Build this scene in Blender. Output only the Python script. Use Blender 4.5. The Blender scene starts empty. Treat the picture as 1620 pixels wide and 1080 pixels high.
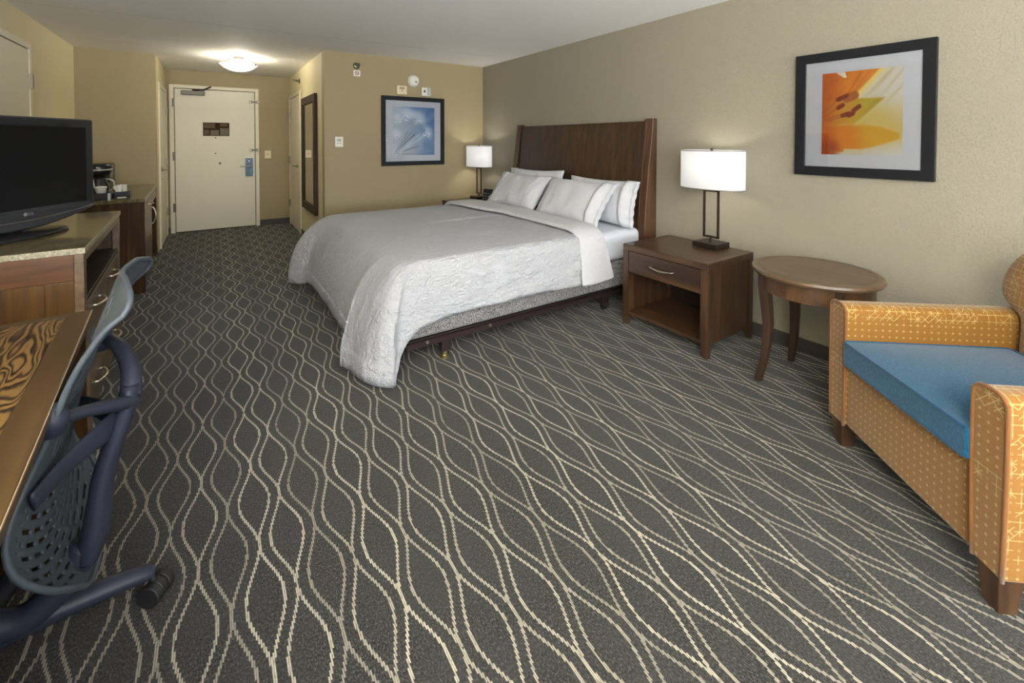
import bpy, bmesh, math, random
from mathutils import Vector, Matrix, noise
random.seed(7)
PI = math.pi
S = bpy.context.scene
COL = S.collection

# ------------------------------------------------------------------ room numbers (metres)
XR, YF, XH2, YE, XH1, YA, XL, H = 3.0075, 5.1356, 1.007, 7.7574, -0.5406, 6.4571, -1.2077, 2.2898
YB = -3.2

# ------------------------------------------------------------------ helpers
def srgb(r, g, b):
    f = lambda c: (c / 255 / 12.92) if c / 255 <= 0.04045 else ((c / 255 + 0.055) / 1.055) ** 2.4
    return (f(r), f(g), f(b), 1.0)

def box(bm, x0, x1, y0, y1, z0, z1):
    v = [bm.verts.new(p) for p in ((x0, y0, z0), (x1, y0, z0), (x1, y1, z0), (x0, y1, z0), (x0, y0, z1), (x1, y0, z1), (x1, y1, z1), (x0, y1, z1))]
    for f in ((0, 3, 2, 1), (4, 5, 6, 7), (0, 1, 5, 4), (1, 2, 6, 5), (2, 3, 7, 6), (3, 0, 4, 7)):
        bm.faces.new([v[i] for i in f])
    return v

def prism(bm, pts, axis, a0, a1):
    """polygon pts extruded along axis ('x': pts are (y,z); 'y': (x,z); 'z': (x,y))"""
    def P(p, a):
        return {'x': (a, p[0], p[1]), 'y': (p[0], a, p[1]), 'z': (p[0], p[1], a)}[axis]
    A = [bm.verts.new(P(p, a0)) for p in pts]
    B = [bm.verts.new(P(p, a1)) for p in pts]
    n = len(pts)
    bm.faces.new(A); bm.faces.new(B[::-1])
    for i in range(n):
        bm.faces.new([A[i], B[i], B[(i + 1) % n], A[(i + 1) % n]])

def frame_of(d):
    d = d.normalized()
    a = Vector((0, 0, 1)) if abs(d.z) < 0.9 else Vector((1, 0, 0))
    u = d.cross(a).normalized()
    return u, d.cross(u).normalized()

def cyl(bm, p0, p1, r0, r1=None, n=20):
    r1 = r0 if r1 is None else r1
    p0, p1 = Vector(p0), Vector(p1)
    u, w = frame_of(p1 - p0)
    R = []
    for p, r in ((p0, r0), (p1, r1)):
        R.append([bm.verts.new(p + (u * math.cos(2 * PI * k / n) + w * math.sin(2 * PI * k / n)) * r) for k in range(n)])
    bm.faces.new(R[0]); bm.faces.new(R[1][::-1])
    for k in range(n):
        bm.faces.new([R[0][k], R[1][k], R[1][(k + 1) % n], R[0][(k + 1) % n]])

def lathe(bm, c, prof, n=32, sx=1, sy=1):
    """prof: (r, z) list, around +z through c"""
    rings = []
    for r, z in prof:
        if r < 1e-6:
            rings.append([bm.verts.new((c[0], c[1], c[2] + z))])
        else:
            rings.append([bm.verts.new((c[0] + sx * r * math.cos(2 * PI * k / n), c[1] + sy * r * math.sin(2 * PI * k / n), c[2] + z)) for k in range(n)])
    for A, B in zip(rings, rings[1:]):
        for k in range(n):
            q = [A[k % len(A)], A[(k + 1) % len(A)], B[(k + 1) % len(B)], B[k % len(B)]]
            q = list(dict.fromkeys(q))
            if len(q) >= 3:
                try: bm.faces.new(q)
                except ValueError: pass

def smooth_path(pts, k=6):
    P = [Vector(p) for p in pts]
    out = []
    for i in range(len(P) - 1):
        a, b, c, d = P[max(i - 1, 0)], P[i], P[i + 1], P[min(i + 2, len(P) - 1)]
        for j in range(k):
            t = j / k
            out.append(0.5 * ((2 * b) + (c - a) * t + (2 * a - 5 * b + 4 * c - d) * t * t + (3 * b - a - 3 * c + d) * t ** 3))
    out.append(P[-1])
    return out

def tube(bm, pts, r, n=10, k=6, flat=None, up=None, closed=False):
    """tube along a smoothed path; r a number or list per control point; flat=(a,b) scales the two section axes"""
    path = smooth_path(pts, k) if k > 1 else [Vector(p) for p in pts]
    m = len(path)
    rr = [r] * m
    if isinstance(r, (list, tuple)):
        rr = []
        for i in range(m):
            f = i / max(1, m - 1) * (len(r) - 1); j = min(int(f), len(r) - 2); rr.append(r[j] + (r[j + 1] - r[j]) * (f - j))
    fa, fb = flat or (1, 1)
    rings = []
    u = None
    for i in range(m):
        d = (path[(i + 1) % m] - path[i - 1]) if closed else (path[min(i + 1, m - 1)] - path[max(i - 1, 0)])
        d.normalize()
        if up is not None:
            u = Vector(up) - d * Vector(up).dot(d)
            u.normalize()
        elif u is None:
            u, _ = frame_of(d)
        else:
            u = (u - d * u.dot(d)).normalized()
        w = d.cross(u)
        rings.append([bm.verts.new(path[i] + (u * math.cos(2 * PI * q / n) * fa + w * math.sin(2 * PI * q / n) * fb) * rr[i]) for q in range(n)])
    for i in range(m if closed else m - 1):
        A, B = rings[i], rings[(i + 1) % m]
        for q in range(n):
            bm.faces.new([A[q], A[(q + 1) % n], B[(q + 1) % n], B[q]])
    if not closed:
        bm.faces.new(rings[0][::-1]); bm.faces.new(rings[-1])

def grid(bm, rows, closed_u=False):
    V = [[bm.verts.new(p) for p in r] for r in rows]
    for a, b in zip(V, V[1:]):
        n = len(a)
        for i in range(n if closed_u else n - 1):
            try: bm.faces.new([a[i], a[(i + 1) % n], b[(i + 1) % n], b[i]])
            except ValueError: pass
    return V

def box_uv(me):
    uv = me.uv_layers.new(name='UVMap')
    for p in me.polygons:
        n = p.normal
        ax = max(range(3), key=lambda i: abs(n[i]))
        for li in p.loop_indices:
            c = me.vertices[me.loops[li].vertex_index].co
            uv.data[li].uv = ((c.y, c.z), (c.x, c.z), (c.x, c.y))[ax]

def obj(name, bm, mat, parent=None, bevel=0, smooth=False, sub=0, seg=2, solid=0, label=None, recalc=True, uv=False):
    if recalc:
        bmesh.ops.recalc_face_normals(bm, faces=bm.faces)
    me = bpy.data.meshes.new(name)
    bm.to_mesh(me); bm.free()
    if uv: box_uv(me)
    o = bpy.data.objects.new(name, me)
    COL.objects.link(o)
    if mat: me.materials.append(mat)
    if smooth or bevel:
        for p in me.polygons: p.use_smooth = True
    if solid:
        m = o.modifiers.new('solid', 'SOLIDIFY'); m.thickness = abs(solid); m.offset = 1 if solid > 0 else -1
    if bevel:
        m = o.modifiers.new('bevel', 'BEVEL'); m.width = bevel; m.segments = seg; m.limit_method = 'ANGLE'; m.angle_limit = math.radians(40)
        m.harden_normals = True
    if sub:
        m = o.modifiers.new('sub', 'SUBSURF'); m.levels = sub; m.render_levels = sub
    if parent: o.parent = parent
    if label: o['label'] = label
    return o

def BX(name, mat, parent, *b, **k):
    bm = bmesh.new()
    if isinstance(b[0], (list, tuple)):
        for q in b: box(bm, *q)
    else:
        box(bm, *b)
    return obj(name, bm, mat, parent, **k)

def BXS(name, mat, parent, *b, **k):
    return [BX(name, mat, parent, *q, **k) for q in b]

def tag(o, label, cat, group=None, kind=None):
    o['label'] = label; o['category'] = cat
    if group: o['group'] = group
    if kind: o['kind'] = kind
    return o

def thing(name, label, cat, loc=(0, 0, 0), rotz=0, group=None, kind=None):
    o = bpy.data.objects.new(name, None)
    COL.objects.link(o)
    o.location = loc; o.rotation_euler = (0, 0, rotz); o.empty_display_size = 0.1
    return tag(o, label, cat, group, kind)

def dup(root, loc, rotz, label):
    def cp(o, par):
        c = o.copy(); COL.objects.link(c); c.parent = par
        for ch in [x for x in bpy.data.objects if x.parent == o]: cp(ch, c)
        return c
    r = cp(root, None)
    r.location = loc; r.rotation_euler = (0, 0, rotz); r['label'] = label
    return r

# ------------------------------------------------------------------ materials
class N:
    def __init__(self, name):
        self.m = bpy.data.materials.new(name); self.m.use_nodes = True
        self.t = self.m.node_tree; self.b = self.t.nodes['Principled BSDF']
    def n(self, kind, **k):
        x = self.t.nodes.new(kind)
        for a, v in k.items():
            if a.startswith('i_'):
                key = a[2:]; key = int(key) if key.isdigit() else key.replace('_', ' ')
                x.inputs[key].default_value = v
            else: setattr(x, a, v)
        return x
    def l(self, a, b): self.t.links.new(a, b)
    def math(self, op, a, b=None, c=None):
        x = self.t.nodes.new('ShaderNodeMath'); x.operation = op
        for i, v in enumerate((a, b, c)):
            if v is None: continue
            if isinstance(v, (int, float)): x.inputs[i].default_value = v
            else: self.l(v, x.inputs[i])
        return x.outputs[0]
    def mix(self, f, a, b):
        x = self.t.nodes.new('ShaderNodeMix'); x.data_type = 'RGBA'
        for i, v in ((0, f), (6, a), (7, b)):
            if isinstance(v, (int, float, tuple)): x.inputs[i].default_value = v
            else: self.l(v, x.inputs[i])
        return x.outputs[2]
    def ramp(self, f, stops):
        x = self.t.nodes.new('ShaderNodeValToRGB'); e = x.color_ramp.elements
        while len(e) < len(stops): e.new(0.5)
        for q, (p, c) in zip(e, stops): q.position = p; q.color = c
        self.l(f, x.inputs[0]); return x.outputs[0]
    def coord(self, out='Object', scale=(1, 1, 1), rot=(0, 0, 0)):
        c = self.t.nodes.new('ShaderNodeTexCoord'); mp = self.t.nodes.new('ShaderNodeMapping')
        mp.inputs['Scale'].default_value = scale; mp.inputs['Rotation'].default_value = rot
        self.l(c.outputs[out], mp.inputs['Vector']); return mp.outputs[0]
    def noise(self, vec, scale, detail=4, rough=0.5, dist=0):
        x = self.n('ShaderNodeTexNoise', i_Scale=scale, i_Detail=detail, i_Roughness=rough, i_Distortion=dist)
        if vec is not None: self.l(vec, x.inputs['Vector'])
        return x.outputs[0]
    def bump(self, h, strength, dist):
        x = self.n('ShaderNodeBump', i_Strength=strength, i_Distance=dist)
        self.l(h, x.inputs['Height']); self.l(x.outputs[0], self.b.inputs['Normal']); return x
    def set(self, **k):
        for a, v in k.items():
            key = a.replace('_', ' ')
            if isinstance(v, (int, float, tuple)): self.b.inputs[key].default_value = v
            else: self.l(v, self.b.inputs[key])
        return self

def plain(name, col, rough=0.5, metal=0.0, spec=0.5, coat=0.0):
    a = N(name); a.set(Base_Color=col, Roughness=rough, Metallic=metal, Specular_IOR_Level=spec, Coat_Weight=coat)
    return a.m

def paint(name, col, bump=0.25, scale=90):
    a = N(name); v = a.coord()
    big = a.noise(v, 1.3, 3)
    a.set(Base_Color=a.mix(big, tuple(c * 0.95 for c in col[:3]) + (1,), tuple(min(1, c * 1.04) for c in col[:3]) + (1,)), Roughness=0.62, Specular_IOR_Level=0.35)
    n1 = a.noise(v, scale, 3, 0.55)
    f = a.ramp(n1, [(0.5, (0, 0, 0, 1)), (0.66, (1, 1, 1, 1))])
    a.bump(f, bump, 0.004)
    return a.m

def wood(name, dark, mid, light, axis='y', rough=0.3, scale=1.0, coat=0.25, spec=0.5):
    """grain runs along axis"""
    a = N(name)
    s = {'x': (1.6, 26, 26), 'y': (26, 1.6, 26), 'z': (26, 26, 1.6)}[axis]
    v = a.coord(scale=tuple(q * scale for q in s))
    g = a.noise(v, 1.0, 6, 0.62, 0.4)
    s2 = {'x': (0.8, 5, 5), 'y': (5, 0.8, 5), 'z': (5, 5, 0.8)}[axis]
    blot = a.noise(a.coord(scale=s2), 1.2, 3, 0.5)
    c = a.ramp(g, [(0.25, dark), (0.52, mid), (0.8, light)])
    c = a.mix(a.math('MULTIPLY', blot, 0.55), c, dark)
    a.set(Base_Color=c, Roughness=a.math('ADD', a.math('MULTIPLY', g, 0.12), rough), Coat_Weight=coat, Coat_Roughness=0.22, Specular_IOR_Level=spec)
    a.bump(g, 0.08, 0.002)
    return a.m

def fabric(name, col, rough=0.85, scale=500, bump=0.3, col2=None, stretch=(1, 1, 1), sheen=0.2):
    a = N(name); v = a.coord(scale=stretch)
    n1 = a.noise(v, scale, 2, 0.6)
    col2 = col2 or tuple(c * 0.8 for c in col[:3]) + (1,)
    a.set(Base_Color=a.mix(n1, col2, col), Roughness=rough, Sheen_Weight=sheen, Specular_IOR_Level=0.2)
    a.bump(n1, bump, 0.002)
    return a.m

M = {}
M['wall_right'] = paint('cool_lit_wall_paint', srgb(142, 136, 120), 0.45, 110)  # same paint as the other walls, greyed for the cool daylight here
M['wall'] = paint('warm_lit_wall_paint', srgb(160, 146, 113), 0.4, 110)  # the same wall paint, yellowed to carry the warm lamp light
M['wall_smooth'] = paint('cream_wall_paint', srgb(208, 197, 162), 0.10, 130)
M['door'] = plain('ivory_door_paint', srgb(214, 208, 188), 0.42)
M['casing'] = plain('ivory_casing_paint', srgb(216, 209, 186), 0.45)
M['gap'] = plain('dark_gap', (0.01, 0.01, 0.01, 1), 0.9)
M['base'] = plain('dark_vinyl_base', srgb(58, 53, 50), 0.5)
M['steel'] = plain('satin_steel', srgb(160, 156, 148), 0.42, 1.0)
M['hinge'] = plain('hinge_steel', srgb(125, 118, 105), 0.4, 1.0)
M['nickel'] = plain('brushed_nickel', srgb(205, 196, 180), 0.28, 1.0)
M['bronze'] = plain('dark_bronze', srgb(70, 60, 52), 0.38, 0.85)
M['black'] = plain('black_plastic', srgb(22, 22, 24), 0.3)
M['gloss_black'] = plain('gloss_black_plastic', srgb(32, 34, 38), 0.14, coat=0.6)
M['rubber'] = plain('black_rubber', srgb(25, 25, 27), 0.55)
M['white_plastic'] = plain('white_plastic', srgb(225, 222, 212), 0.4)
M['cream_plastic'] = plain('cream_plastic', srgb(220, 208, 172), 0.4)
M['frame_black'] = plain('black_picture_frame', srgb(20, 21, 26), 0.4, spec=0.25)
M['mat_board'] = plain('pale_mat_board', srgb(172, 176, 186), 0.8)
M['mirror'] = plain('mirror_silver', (0.86, 0.88, 0.86, 1), 0.02, 1.0)

ESP = (srgb(34, 22, 14), srgb(68, 47, 30), srgb(108, 78, 49))
M['wood_y'] = wood('espresso_wood_y', *ESP, axis='y')
M['wood_x'] = wood('espresso_wood_x', *ESP, axis='x')
M['wood_z'] = wood('espresso_wood_z', *ESP, axis='z')
M['head_wood'] = wood('headboard_wood', srgb(30, 19, 10), srgb(62, 41, 22), srgb(98, 67, 36), axis='z', rough=0.32)
M['amber_z'] = wood('amber_wood_z', srgb(42, 26, 8), srgb(86, 58, 20), srgb(116, 82, 36), axis='z', rough=0.3)
M['amber_x'] = wood('amber_wood_x', srgb(52, 28, 10), srgb(90, 54, 23), srgb(116, 76, 38), axis='x', rough=0.28)
M['pale_face_z'] = wood('walnut_face_z', srgb(66, 50, 36), srgb(108, 88, 66), srgb(134, 112, 88), axis='y', rough=0.3)
M['niche'] = plain('dark_niche_wood', srgb(38, 26, 20), 0.4)
M['table_y'] = wood('round_table_wood', srgb(62, 46, 32), srgb(98, 78, 56), srgb(124, 102, 76), axis='y', rough=0.32)
M['table_z'] = wood('table_leg_wood', srgb(34, 23, 16), srgb(60, 42, 29), srgb(82, 59, 41), axis='z', rough=0.32)
M['desk_y'] = wood('desk_border_wood', srgb(42, 28, 13), srgb(74, 53, 26), srgb(96, 72, 39), axis='y', rough=0.3)

def zebra():
    a = N('zebra_veneer')
    v = a.coord(scale=(9.0, 1.5, 1.0))
    d = a.noise(v, 1.5, 2, 0.5)
    c = a.t.nodes.new('ShaderNodeVectorMath'); c.operation = 'ADD'
    mul = a.t.nodes.new('ShaderNodeVectorMath'); mul.operation = 'SCALE'; mul.inputs['Scale'].default_value = 1.0
    cc = a.t.nodes.new('ShaderNodeCombineXYZ'); a.l(a.math('MULTIPLY', d, 2.6), cc.inputs[0])
    a.l(v, c.inputs[0]); a.l(cc.outputs[0], c.inputs[1])
    w = a.n('ShaderNodeTexWave', i_Scale=2.3, i_Distortion=3.0, i_Detail=3, i_Detail_Scale=1.2); w.bands_direction = 'X'
    a.l(c.outputs[0], w.inputs[0])
    fine = a.noise(a.coord(scale=(160, 4, 1)), 1.0, 3)
    f = a.math('ADD', a.math('MULTIPLY', w.outputs[1], 0.8), a.math('MULTIPLY', fine, 0.25))
    col = a.ramp(f, [(0.15, srgb(42, 27, 13)), (0.45, srgb(84, 60, 31)), (0.8, srgb(124, 96, 54))])
    a.set(Base_Color=col, Roughness=0.34, Coat_Weight=0.2, Coat_Roughness=0.2)
    return a.m
M['zebra'] = zebra()

def granite(name, light):
    a = N(name); v = a.coord()
    n1 = a.noise(v, 120, 5, 0.7); n2 = a.noise(v, 28, 3, 0.6)
    vo = a.n('ShaderNodeTexVoronoi', i_Scale=170); a.l(v, vo.inputs['Vector'])
    f = a.math('ADD', a.math('MULTIPLY', n1, 0.7), a.math('MULTIPLY', n2, 0.35))
    k = 1.0 if not light else 1.3
    s = lambda r, g, b: srgb(min(255, r * k), min(255, g * k), min(255, b * k))
    if light: cs = (s(70, 66, 54), s(108, 102, 84), s(134, 128, 110), s(146, 142, 130))
    else: cs = (s(40, 36, 24), s(96, 87, 60), s(128, 118, 88), s(146, 138, 116))
    col = a.ramp(f, list(zip((0.36, 0.5, 0.62, 0.74), cs)))
    col = a.mix(a.math('LESS_THAN', vo.outputs[0], 0.16), col, s(38, 36, 32))
    a.set(Base_Color=col, Roughness=0.1 if not light else 0.4, Specular_IOR_Level=0.6)
    return a.m
M['granite'] = granite('polished_granite', False)
M['granite_edge'] = granite('rough_granite_edge', True)

def carpet():
    a = N('carpet')
    co = a.t.nodes.new('ShaderNodeTexCoord'); sp = a.t.nodes.new('ShaderNodeSeparateXYZ'); a.l(co.outputs['Object'], sp.inputs[0])
    jit = a.noise(co.outputs['Object'], 230, 2)
    Y = a.math('ADD', sp.outputs[1], a.math('MULTIPLY', a.math('SUBTRACT', jit, 0.5), 0.010))
    pitch = 0.0046
    xq = a.math('MULTIPLY', a.math('ADD', a.math('FLOOR', a.math('DIVIDE', sp.outputs[0], pitch)), 0.5), pitch)
    W, L, A = 0.0806, 0.4165, 0.0475
    wob = a.math('MULTIPLY', a.math('SUBTRACT', a.noise(co.outputs['Object'], 1.6, 2), 0.5), 0.014)
    u = a.math('DIVIDE', a.math('ADD', a.math('SUBTRACT', xq, -0.052), wob), W)
    k0 = a.math('FLOOR', u)
    tot = None; bright = None
    for d in (-0.0, 1.0, -1.0, 2.0):
        k = a.math('ADD', k0, d)
        par = a.math('MULTIPLY', a.math('FLOORED_MODULO', k, 2.0), 0.5)
        ph = a.math('ADD', a.math('DIVIDE', a.math('SUBTRACT', Y, 2.4405), L), par)
        s = a.math('ABSOLUTE', a.math('SINE', a.math('MULTIPLY', ph, PI)))
        half = a.math('MULTIPLY', a.math('POWER', s, 1.95), A)
        dist = a.math('ABSOLUTE', a.math('SUBTRACT', a.math('ABSOLUTE', a.math('MULTIPLY', a.math('SUBTRACT', u, k), W)), half))
        wn = a.t.nodes.new('ShaderNodeTexWhiteNoise'); wn.noise_dimensions = '1D'
        a.l(k, wn.inputs['W'])
        b = a.math('ADD', a.math('MULTIPLY', a.math('POWER', wn.outputs[0], 1.6), 0.55), 0.48)
        m = a.math('MULTIPLY', a.math('LESS_THAN', dist, 0.0040), b)
        tot = m if tot is None else a.math('MAXIMUM', tot, m)
    # broken yarn along the line
    yarn = a.noise(a.coord(scale=(217, 62, 1)), 1.0, 1)
    tot = a.math('MULTIPLY', tot, a.ramp(yarn, [(0.30, (0.55, 0.55, 0.55, 1)), (0.5, (1, 1, 1, 1))]))
    colf = a.math('ABSOLUTE', a.math('SUBTRACT', a.math('FRACT', a.math('DIVIDE', sp.outputs[0], pitch)), 0.5))
    gap = a.math('GREATER_THAN', colf, 0.34)
    tot = a.math('MULTIPLY', tot, a.math('SUBTRACT', 1.0, a.math('MULTIPLY', gap, 0.6)))
    tuft = a.noise(a.coord(scale=(230, 120, 1)), 1.0, 2, 0.6)
    tuft2 = a.noise(co.outputs['Object'], 330, 2, 0.7)
    mot = a.noise(co.outputs['Object'], 2.6, 4, 0.6)
    t = a.math('ADD', a.math('MULTIPLY', tuft, 0.55), a.math('MULTIPLY', tuft2, 0.45))
    base = a.ramp(t, [(0.38, srgb(8, 8, 8)), (0.5, srgb(36, 35, 33)), (0.62, srgb(88, 85, 80))])
    mot2 = a.noise(co.outputs['Object'], 11, 4, 0.6)
    base = a.mix(a.ramp(a.math('ADD', a.math('MULTIPLY', mot, 0.6), a.math('MULTIPLY', mot2, 0.4)), [(0.38, (0, 0, 0, 1)), (0.62, (0.6, 0.6, 0.6, 1))]), base, srgb(52, 51, 50))
    col = a.mix(tot, base, srgb(188, 180, 159))
    a.set(Base_Color=col, Roughness=0.95, Specular_IOR_Level=0.08, Sheen_Weight=0.15)
    a.bump(a.math('ADD', t, a.math('MULTIPLY', tot, 0.35)), 0.75, 0.006)
    return a.m
M['carpet'] = carpet()

def ceiling_mat():
    a = N('ceiling_paint'); co = a.t.nodes.new('ShaderNodeTexCoord'); sp = a.t.nodes.new('ShaderNodeSeparateXYZ'); a.l(co.outputs['Object'], sp.inputs[0])
    n1 = a.noise(co.outputs['Object'], 140, 3)
    y = sp.outputs[1]
    lines = None
    for yy in (5.86, 4.55):
        d = a.math('LESS_THAN', a.math('ABSOLUTE', a.math('SUBTRACT', a.math('ADD', y, a.math('MULTIPLY', sp.outputs[0], 0.05)), yy)), 0.006)
        lines = d if lines is None else a.math('MAXIMUM', lines, d)
    a.set(Base_Color=a.mix(a.math('MULTIPLY', lines, 0.35), srgb(244, 243, 241), srgb(165, 163, 158)), Roughness=0.8, Specular_IOR_Level=0.2)
    a.bump(a.math('SUBTRACT', n1, a.math('MULTIPLY', lines, 2.0)), 0.15, 0.003)
    return a.m
M['ceiling'] = ceiling_mat()

def linen(name, col, crinkle=1.0, rot=0.0):
    a = N(name); v = a.coord(rot=(0, 0, rot))
    v2 = a.coord(scale=(1.0, 2.4, 1.6), rot=(0, 0, rot + 0.35))
    n1 = a.noise(v2, 16, 5, 0.6, 0.8); n2 = a.noise(v, 900, 2); n3 = a.noise(v, 55, 4, 0.65, 1.2)
    h = a.math('ADD', a.math('ADD', a.math('MULTIPLY', n1, 1.2), a.math('MULTIPLY', n3, 0.5)), a.math('MULTIPLY', n2, 0.03))
    a.set(Base_Color=col, Roughness=0.82, Sheen_Weight=0.15, Specular_IOR_Level=0.2)
    a.bump(h, min(1.0, crinkle), 0.03 * crinkle)
    return a.m
M['coverlet'] = linen('white_coverlet_linen', srgb(204, 206, 212), 1.0)
M['sheet'] = linen('white_sheet', srgb(202, 206, 216), 0.4)
M['pillow'] = linen('white_pillowcase', srgb(208, 210, 216), 0.3)
M['band'] = linen('white_turndown', srgb(198, 199, 203), 0.5)

def squiggle():
    a = N('box_spring_ticking'); v = a.coord()
    dn = a.t.nodes.new('ShaderNodeTexNoise'); dn.inputs['Scale'].default_value = 70; a.l(v, dn.inputs['Vector'])
    vm = a.t.nodes.new('ShaderNodeVectorMath'); vm.operation = 'SCALE'; vm.inputs['Scale'].default_value = 0.03; a.l(dn.outputs[1], vm.inputs[0])
    va = a.t.nodes.new('ShaderNodeVectorMath'); va.operation = 'ADD'; a.l(v, va.inputs[0]); a.l(vm.outputs[0], va.inputs[1])
    n1 = a.noise(va.outputs[0], 95, 0)
    f = a.math('LESS_THAN', a.math('ABSOLUTE', a.math('SUBTRACT', a.math('FRACT', a.math('MULTIPLY', n1, 5.0)), 0.5)), 0.24)
    a.set(Base_Color=a.mix(f, srgb(24, 24, 30), srgb(168, 166, 164)), Roughness=0.8)
    return a.m
M['ticking'] = squiggle()

def mustard():
    a = N('mustard_patterned_upholstery')
    uvn = a.t.nodes.new('ShaderNodeUVMap')
    sc = a.t.nodes.new('ShaderNodeVectorMath'); sc.operation = 'SCALE'; sc.inputs['Scale'].default_value = 1 / 0.0265; a.l(uvn.outputs[0], sc.inputs[0])
    sp = a.t.nodes.new('ShaderNodeSeparateXYZ'); a.l(sc.outputs[0], sp.inputs[0])
    u, v = sp.outputs[0], sp.outputs[1]
    fu, fv = a.math('FRACT', u), a.math('FRACT', v)
    cell = a.t.nodes.new('ShaderNodeVectorMath'); cell.operation = 'FLOOR'; a.l(sc.outputs[0], cell.inputs[0])
    wn = a.t.nodes.new('ShaderNodeTexWhiteNoise'); wn.noise_dimensions = '2D'; a.l(cell.outputs[0], wn.inputs[0])
    r = wn.outputs[0]
    oc = a.t.nodes.new('ShaderNodeTexCoord'); os_ = a.t.nodes.new('ShaderNodeSeparateXYZ'); a.l(oc.outputs['Object'], os_.inputs[0])
    ox_, oz_ = os_.outputs[0], os_.outputs[2]
    zone = a.math('MAXIMUM', a.math('GREATER_THAN', oz_, 0.556), a.math('MULTIPLY', a.math('GREATER_THAN', oz_, 0.333), a.math('LESS_THAN', oz_, 0.386)))
    zone = a.math('MAXIMUM', zone, a.math('GREATER_THAN', a.math('ABSOLUTE', ox_), 0.377))
    du, dv = a.math('SUBTRACT', fu, 0.5), a.math('SUBTRACT', fv, 0.5)
    dist = a.math('SQRT', a.math('ADD', a.math('MULTIPLY', du, du), a.math('MULTIPLY', dv, dv)))
    dot = a.math('LESS_THAN', a.math('ABSOLUTE', a.math('SUBTRACT', dist, 0.09)), 0.062)
    t = 0.045
    lh = a.math('LESS_THAN', a.math('ABSOLUTE', dv), t)
    lv = a.math('LESS_THAN', a.math('ABSOLUTE', du), t)
    d1 = a.math('LESS_THAN', a.math('ABSOLUTE', a.math('SUBTRACT', du, dv)), t * 1.4)
    d2 = a.math('LESS_THAN', a.math('ABSOLUTE', a.math('ADD', du, dv)), t * 1.4)
    use = lambda l, lo: a.math('MULTIPLY', l, a.math('GREATER_THAN', a.math('FRACT', a.math('MULTIPLY', r, 7.31 + lo * 3)), lo))
    lines = a.math('MAXIMUM', a.math('MAXIMUM', use(lh, 0.2), use(lv, 0.35)), a.math('MAXIMUM', use(d1, 0.62), use(d2, 0.75)))
    lines = a.math('MULTIPLY', lines, a.math('ADD', a.math('MULTIPLY', zone, 0.8), 0.08))
    pat = a.math('MAXIMUM', a.math('MULTIPLY', dot, a.math('SUBTRACT', 0.8, a.math('MULTIPLY', zone, 0.5))), lines)
    weave = a.noise(a.coord(), 700, 2)
    base = a.mix(weave, srgb(112, 73, 12), srgb(138, 95, 22))
    wn2 = a.noise(sc.outputs[0], 0.35, 2)
    thread = a.mix(wn2, srgb(136, 118, 76), srgb(188, 162, 98))
    a.set(Base_Color=a.mix(pat, base, thread), Roughness=0.7, Sheen_Weight=0.25, Specular_IOR_Level=0.3)
    a.bump(a.math('ADD', weave, a.math('MULTIPLY', pat, 0.8)), 0.25, 0.002)
    return a.m
M['mustard'] = mustard()
M['piping'] = fabric('mustard_piping', srgb(126, 82, 40), scale=300)
M['teal'] = fabric('teal_chenille', srgb(22, 98, 134), scale=100, bump=1.0, col2=srgb(0, 36, 62), stretch=(1, 3.2, 1.6))
M['teal_side'] = fabric('teal_piping', srgb(14, 70, 104), scale=260)
M['chair_grey'] = plain('blue_grey_polymer', srgb(62, 70, 77), 0.48, spec=0.35)
M['chair_dark'] = plain('slate_polymer', srgb(40, 44, 57), 0.45, spec=0.3)
M['chair_mesh'] = fabric('dark_seat_mesh', srgb(40, 42, 48), scale=600)

def glow(name, col, strength, base=(0.9, 0.9, 0.88, 1)):
    a = N(name); a.set(Base_Color=base, Roughness=0.6, Emission_Color=col, Emission_Strength=strength)
    return a.m
M['shade'] = glow('lit_lamp_shade', (1.0, 0.98, 0.95, 1), 0.32, (0.62, 0.62, 0.61, 1))
M['bulb'] = glow('lit_bulb', (1.0, 0.9, 0.75, 1), 6.0)
M['bowl'] = glow('lit_glass_bowl', (1.0, 0.90, 0.66, 1), 15.0)
M['bowl_inner'] = plain('white_bowl_glass', srgb(225, 220, 205), 0.5)

def glass(name, tint=(1, 1, 1, 1)):
    a = N(name); t = a.t
    t.nodes.remove(a.b)
    fr = t.nodes.new('ShaderNodeFresnel'); fr.inputs[0].default_value = 1.45
    tr = t.nodes.new('ShaderNodeBsdfTransparent'); tr.inputs[0].default_value = tint
    gl = t.nodes.new('ShaderNodeBsdfGlossy'); gl.inputs['Roughness'].default_value = 0.02
    mx = t.nodes.new('ShaderNodeMixShader')
    a.l(fr.outputs[0], mx.inputs[0]); a.l(tr.outputs[0], mx.inputs[1]); a.l(gl.outputs[0], mx.inputs[2])
    a.l(mx.outputs[0], t.nodes['Material Output'].inputs[0])
    return a.m
M['glass'] = glass('picture_glass')

def struct(o, label, cat): return tag(o, label, cat, kind='structure')
# ------------------------------------------------------------------ camera
yaw, pitch, roll = math.radians(34.1661), math.radians(1.2309), math.radians(0.0916)
Fw = Vector((math.sin(yaw) * math.cos(pitch), math.cos(yaw) * math.cos(pitch), -math.sin(pitch)))
Rt = Vector((math.cos(yaw), -math.sin(yaw), 0)); Up = Rt.cross(Fw)
R2 = Rt * math.cos(roll) + Up * math.sin(roll); U2 = Up * math.cos(roll) - Rt * math.sin(roll)
cd = bpy.data.cameras.new('camera'); cam = bpy.data.objects.new('camera', cd); COL.objects.link(cam)
mw = Matrix((R2, U2, -Fw)).transposed().to_4x4(); mw.translation = (0, 0, 1.3)
cam.matrix_world = mw
cd.sensor_width = 36; cd.lens = 36 * 696.734 / 1620; cd.shift_y = (238.15 - 540) / 1620; cd.clip_start = 0.02
S.camera = cam

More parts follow.
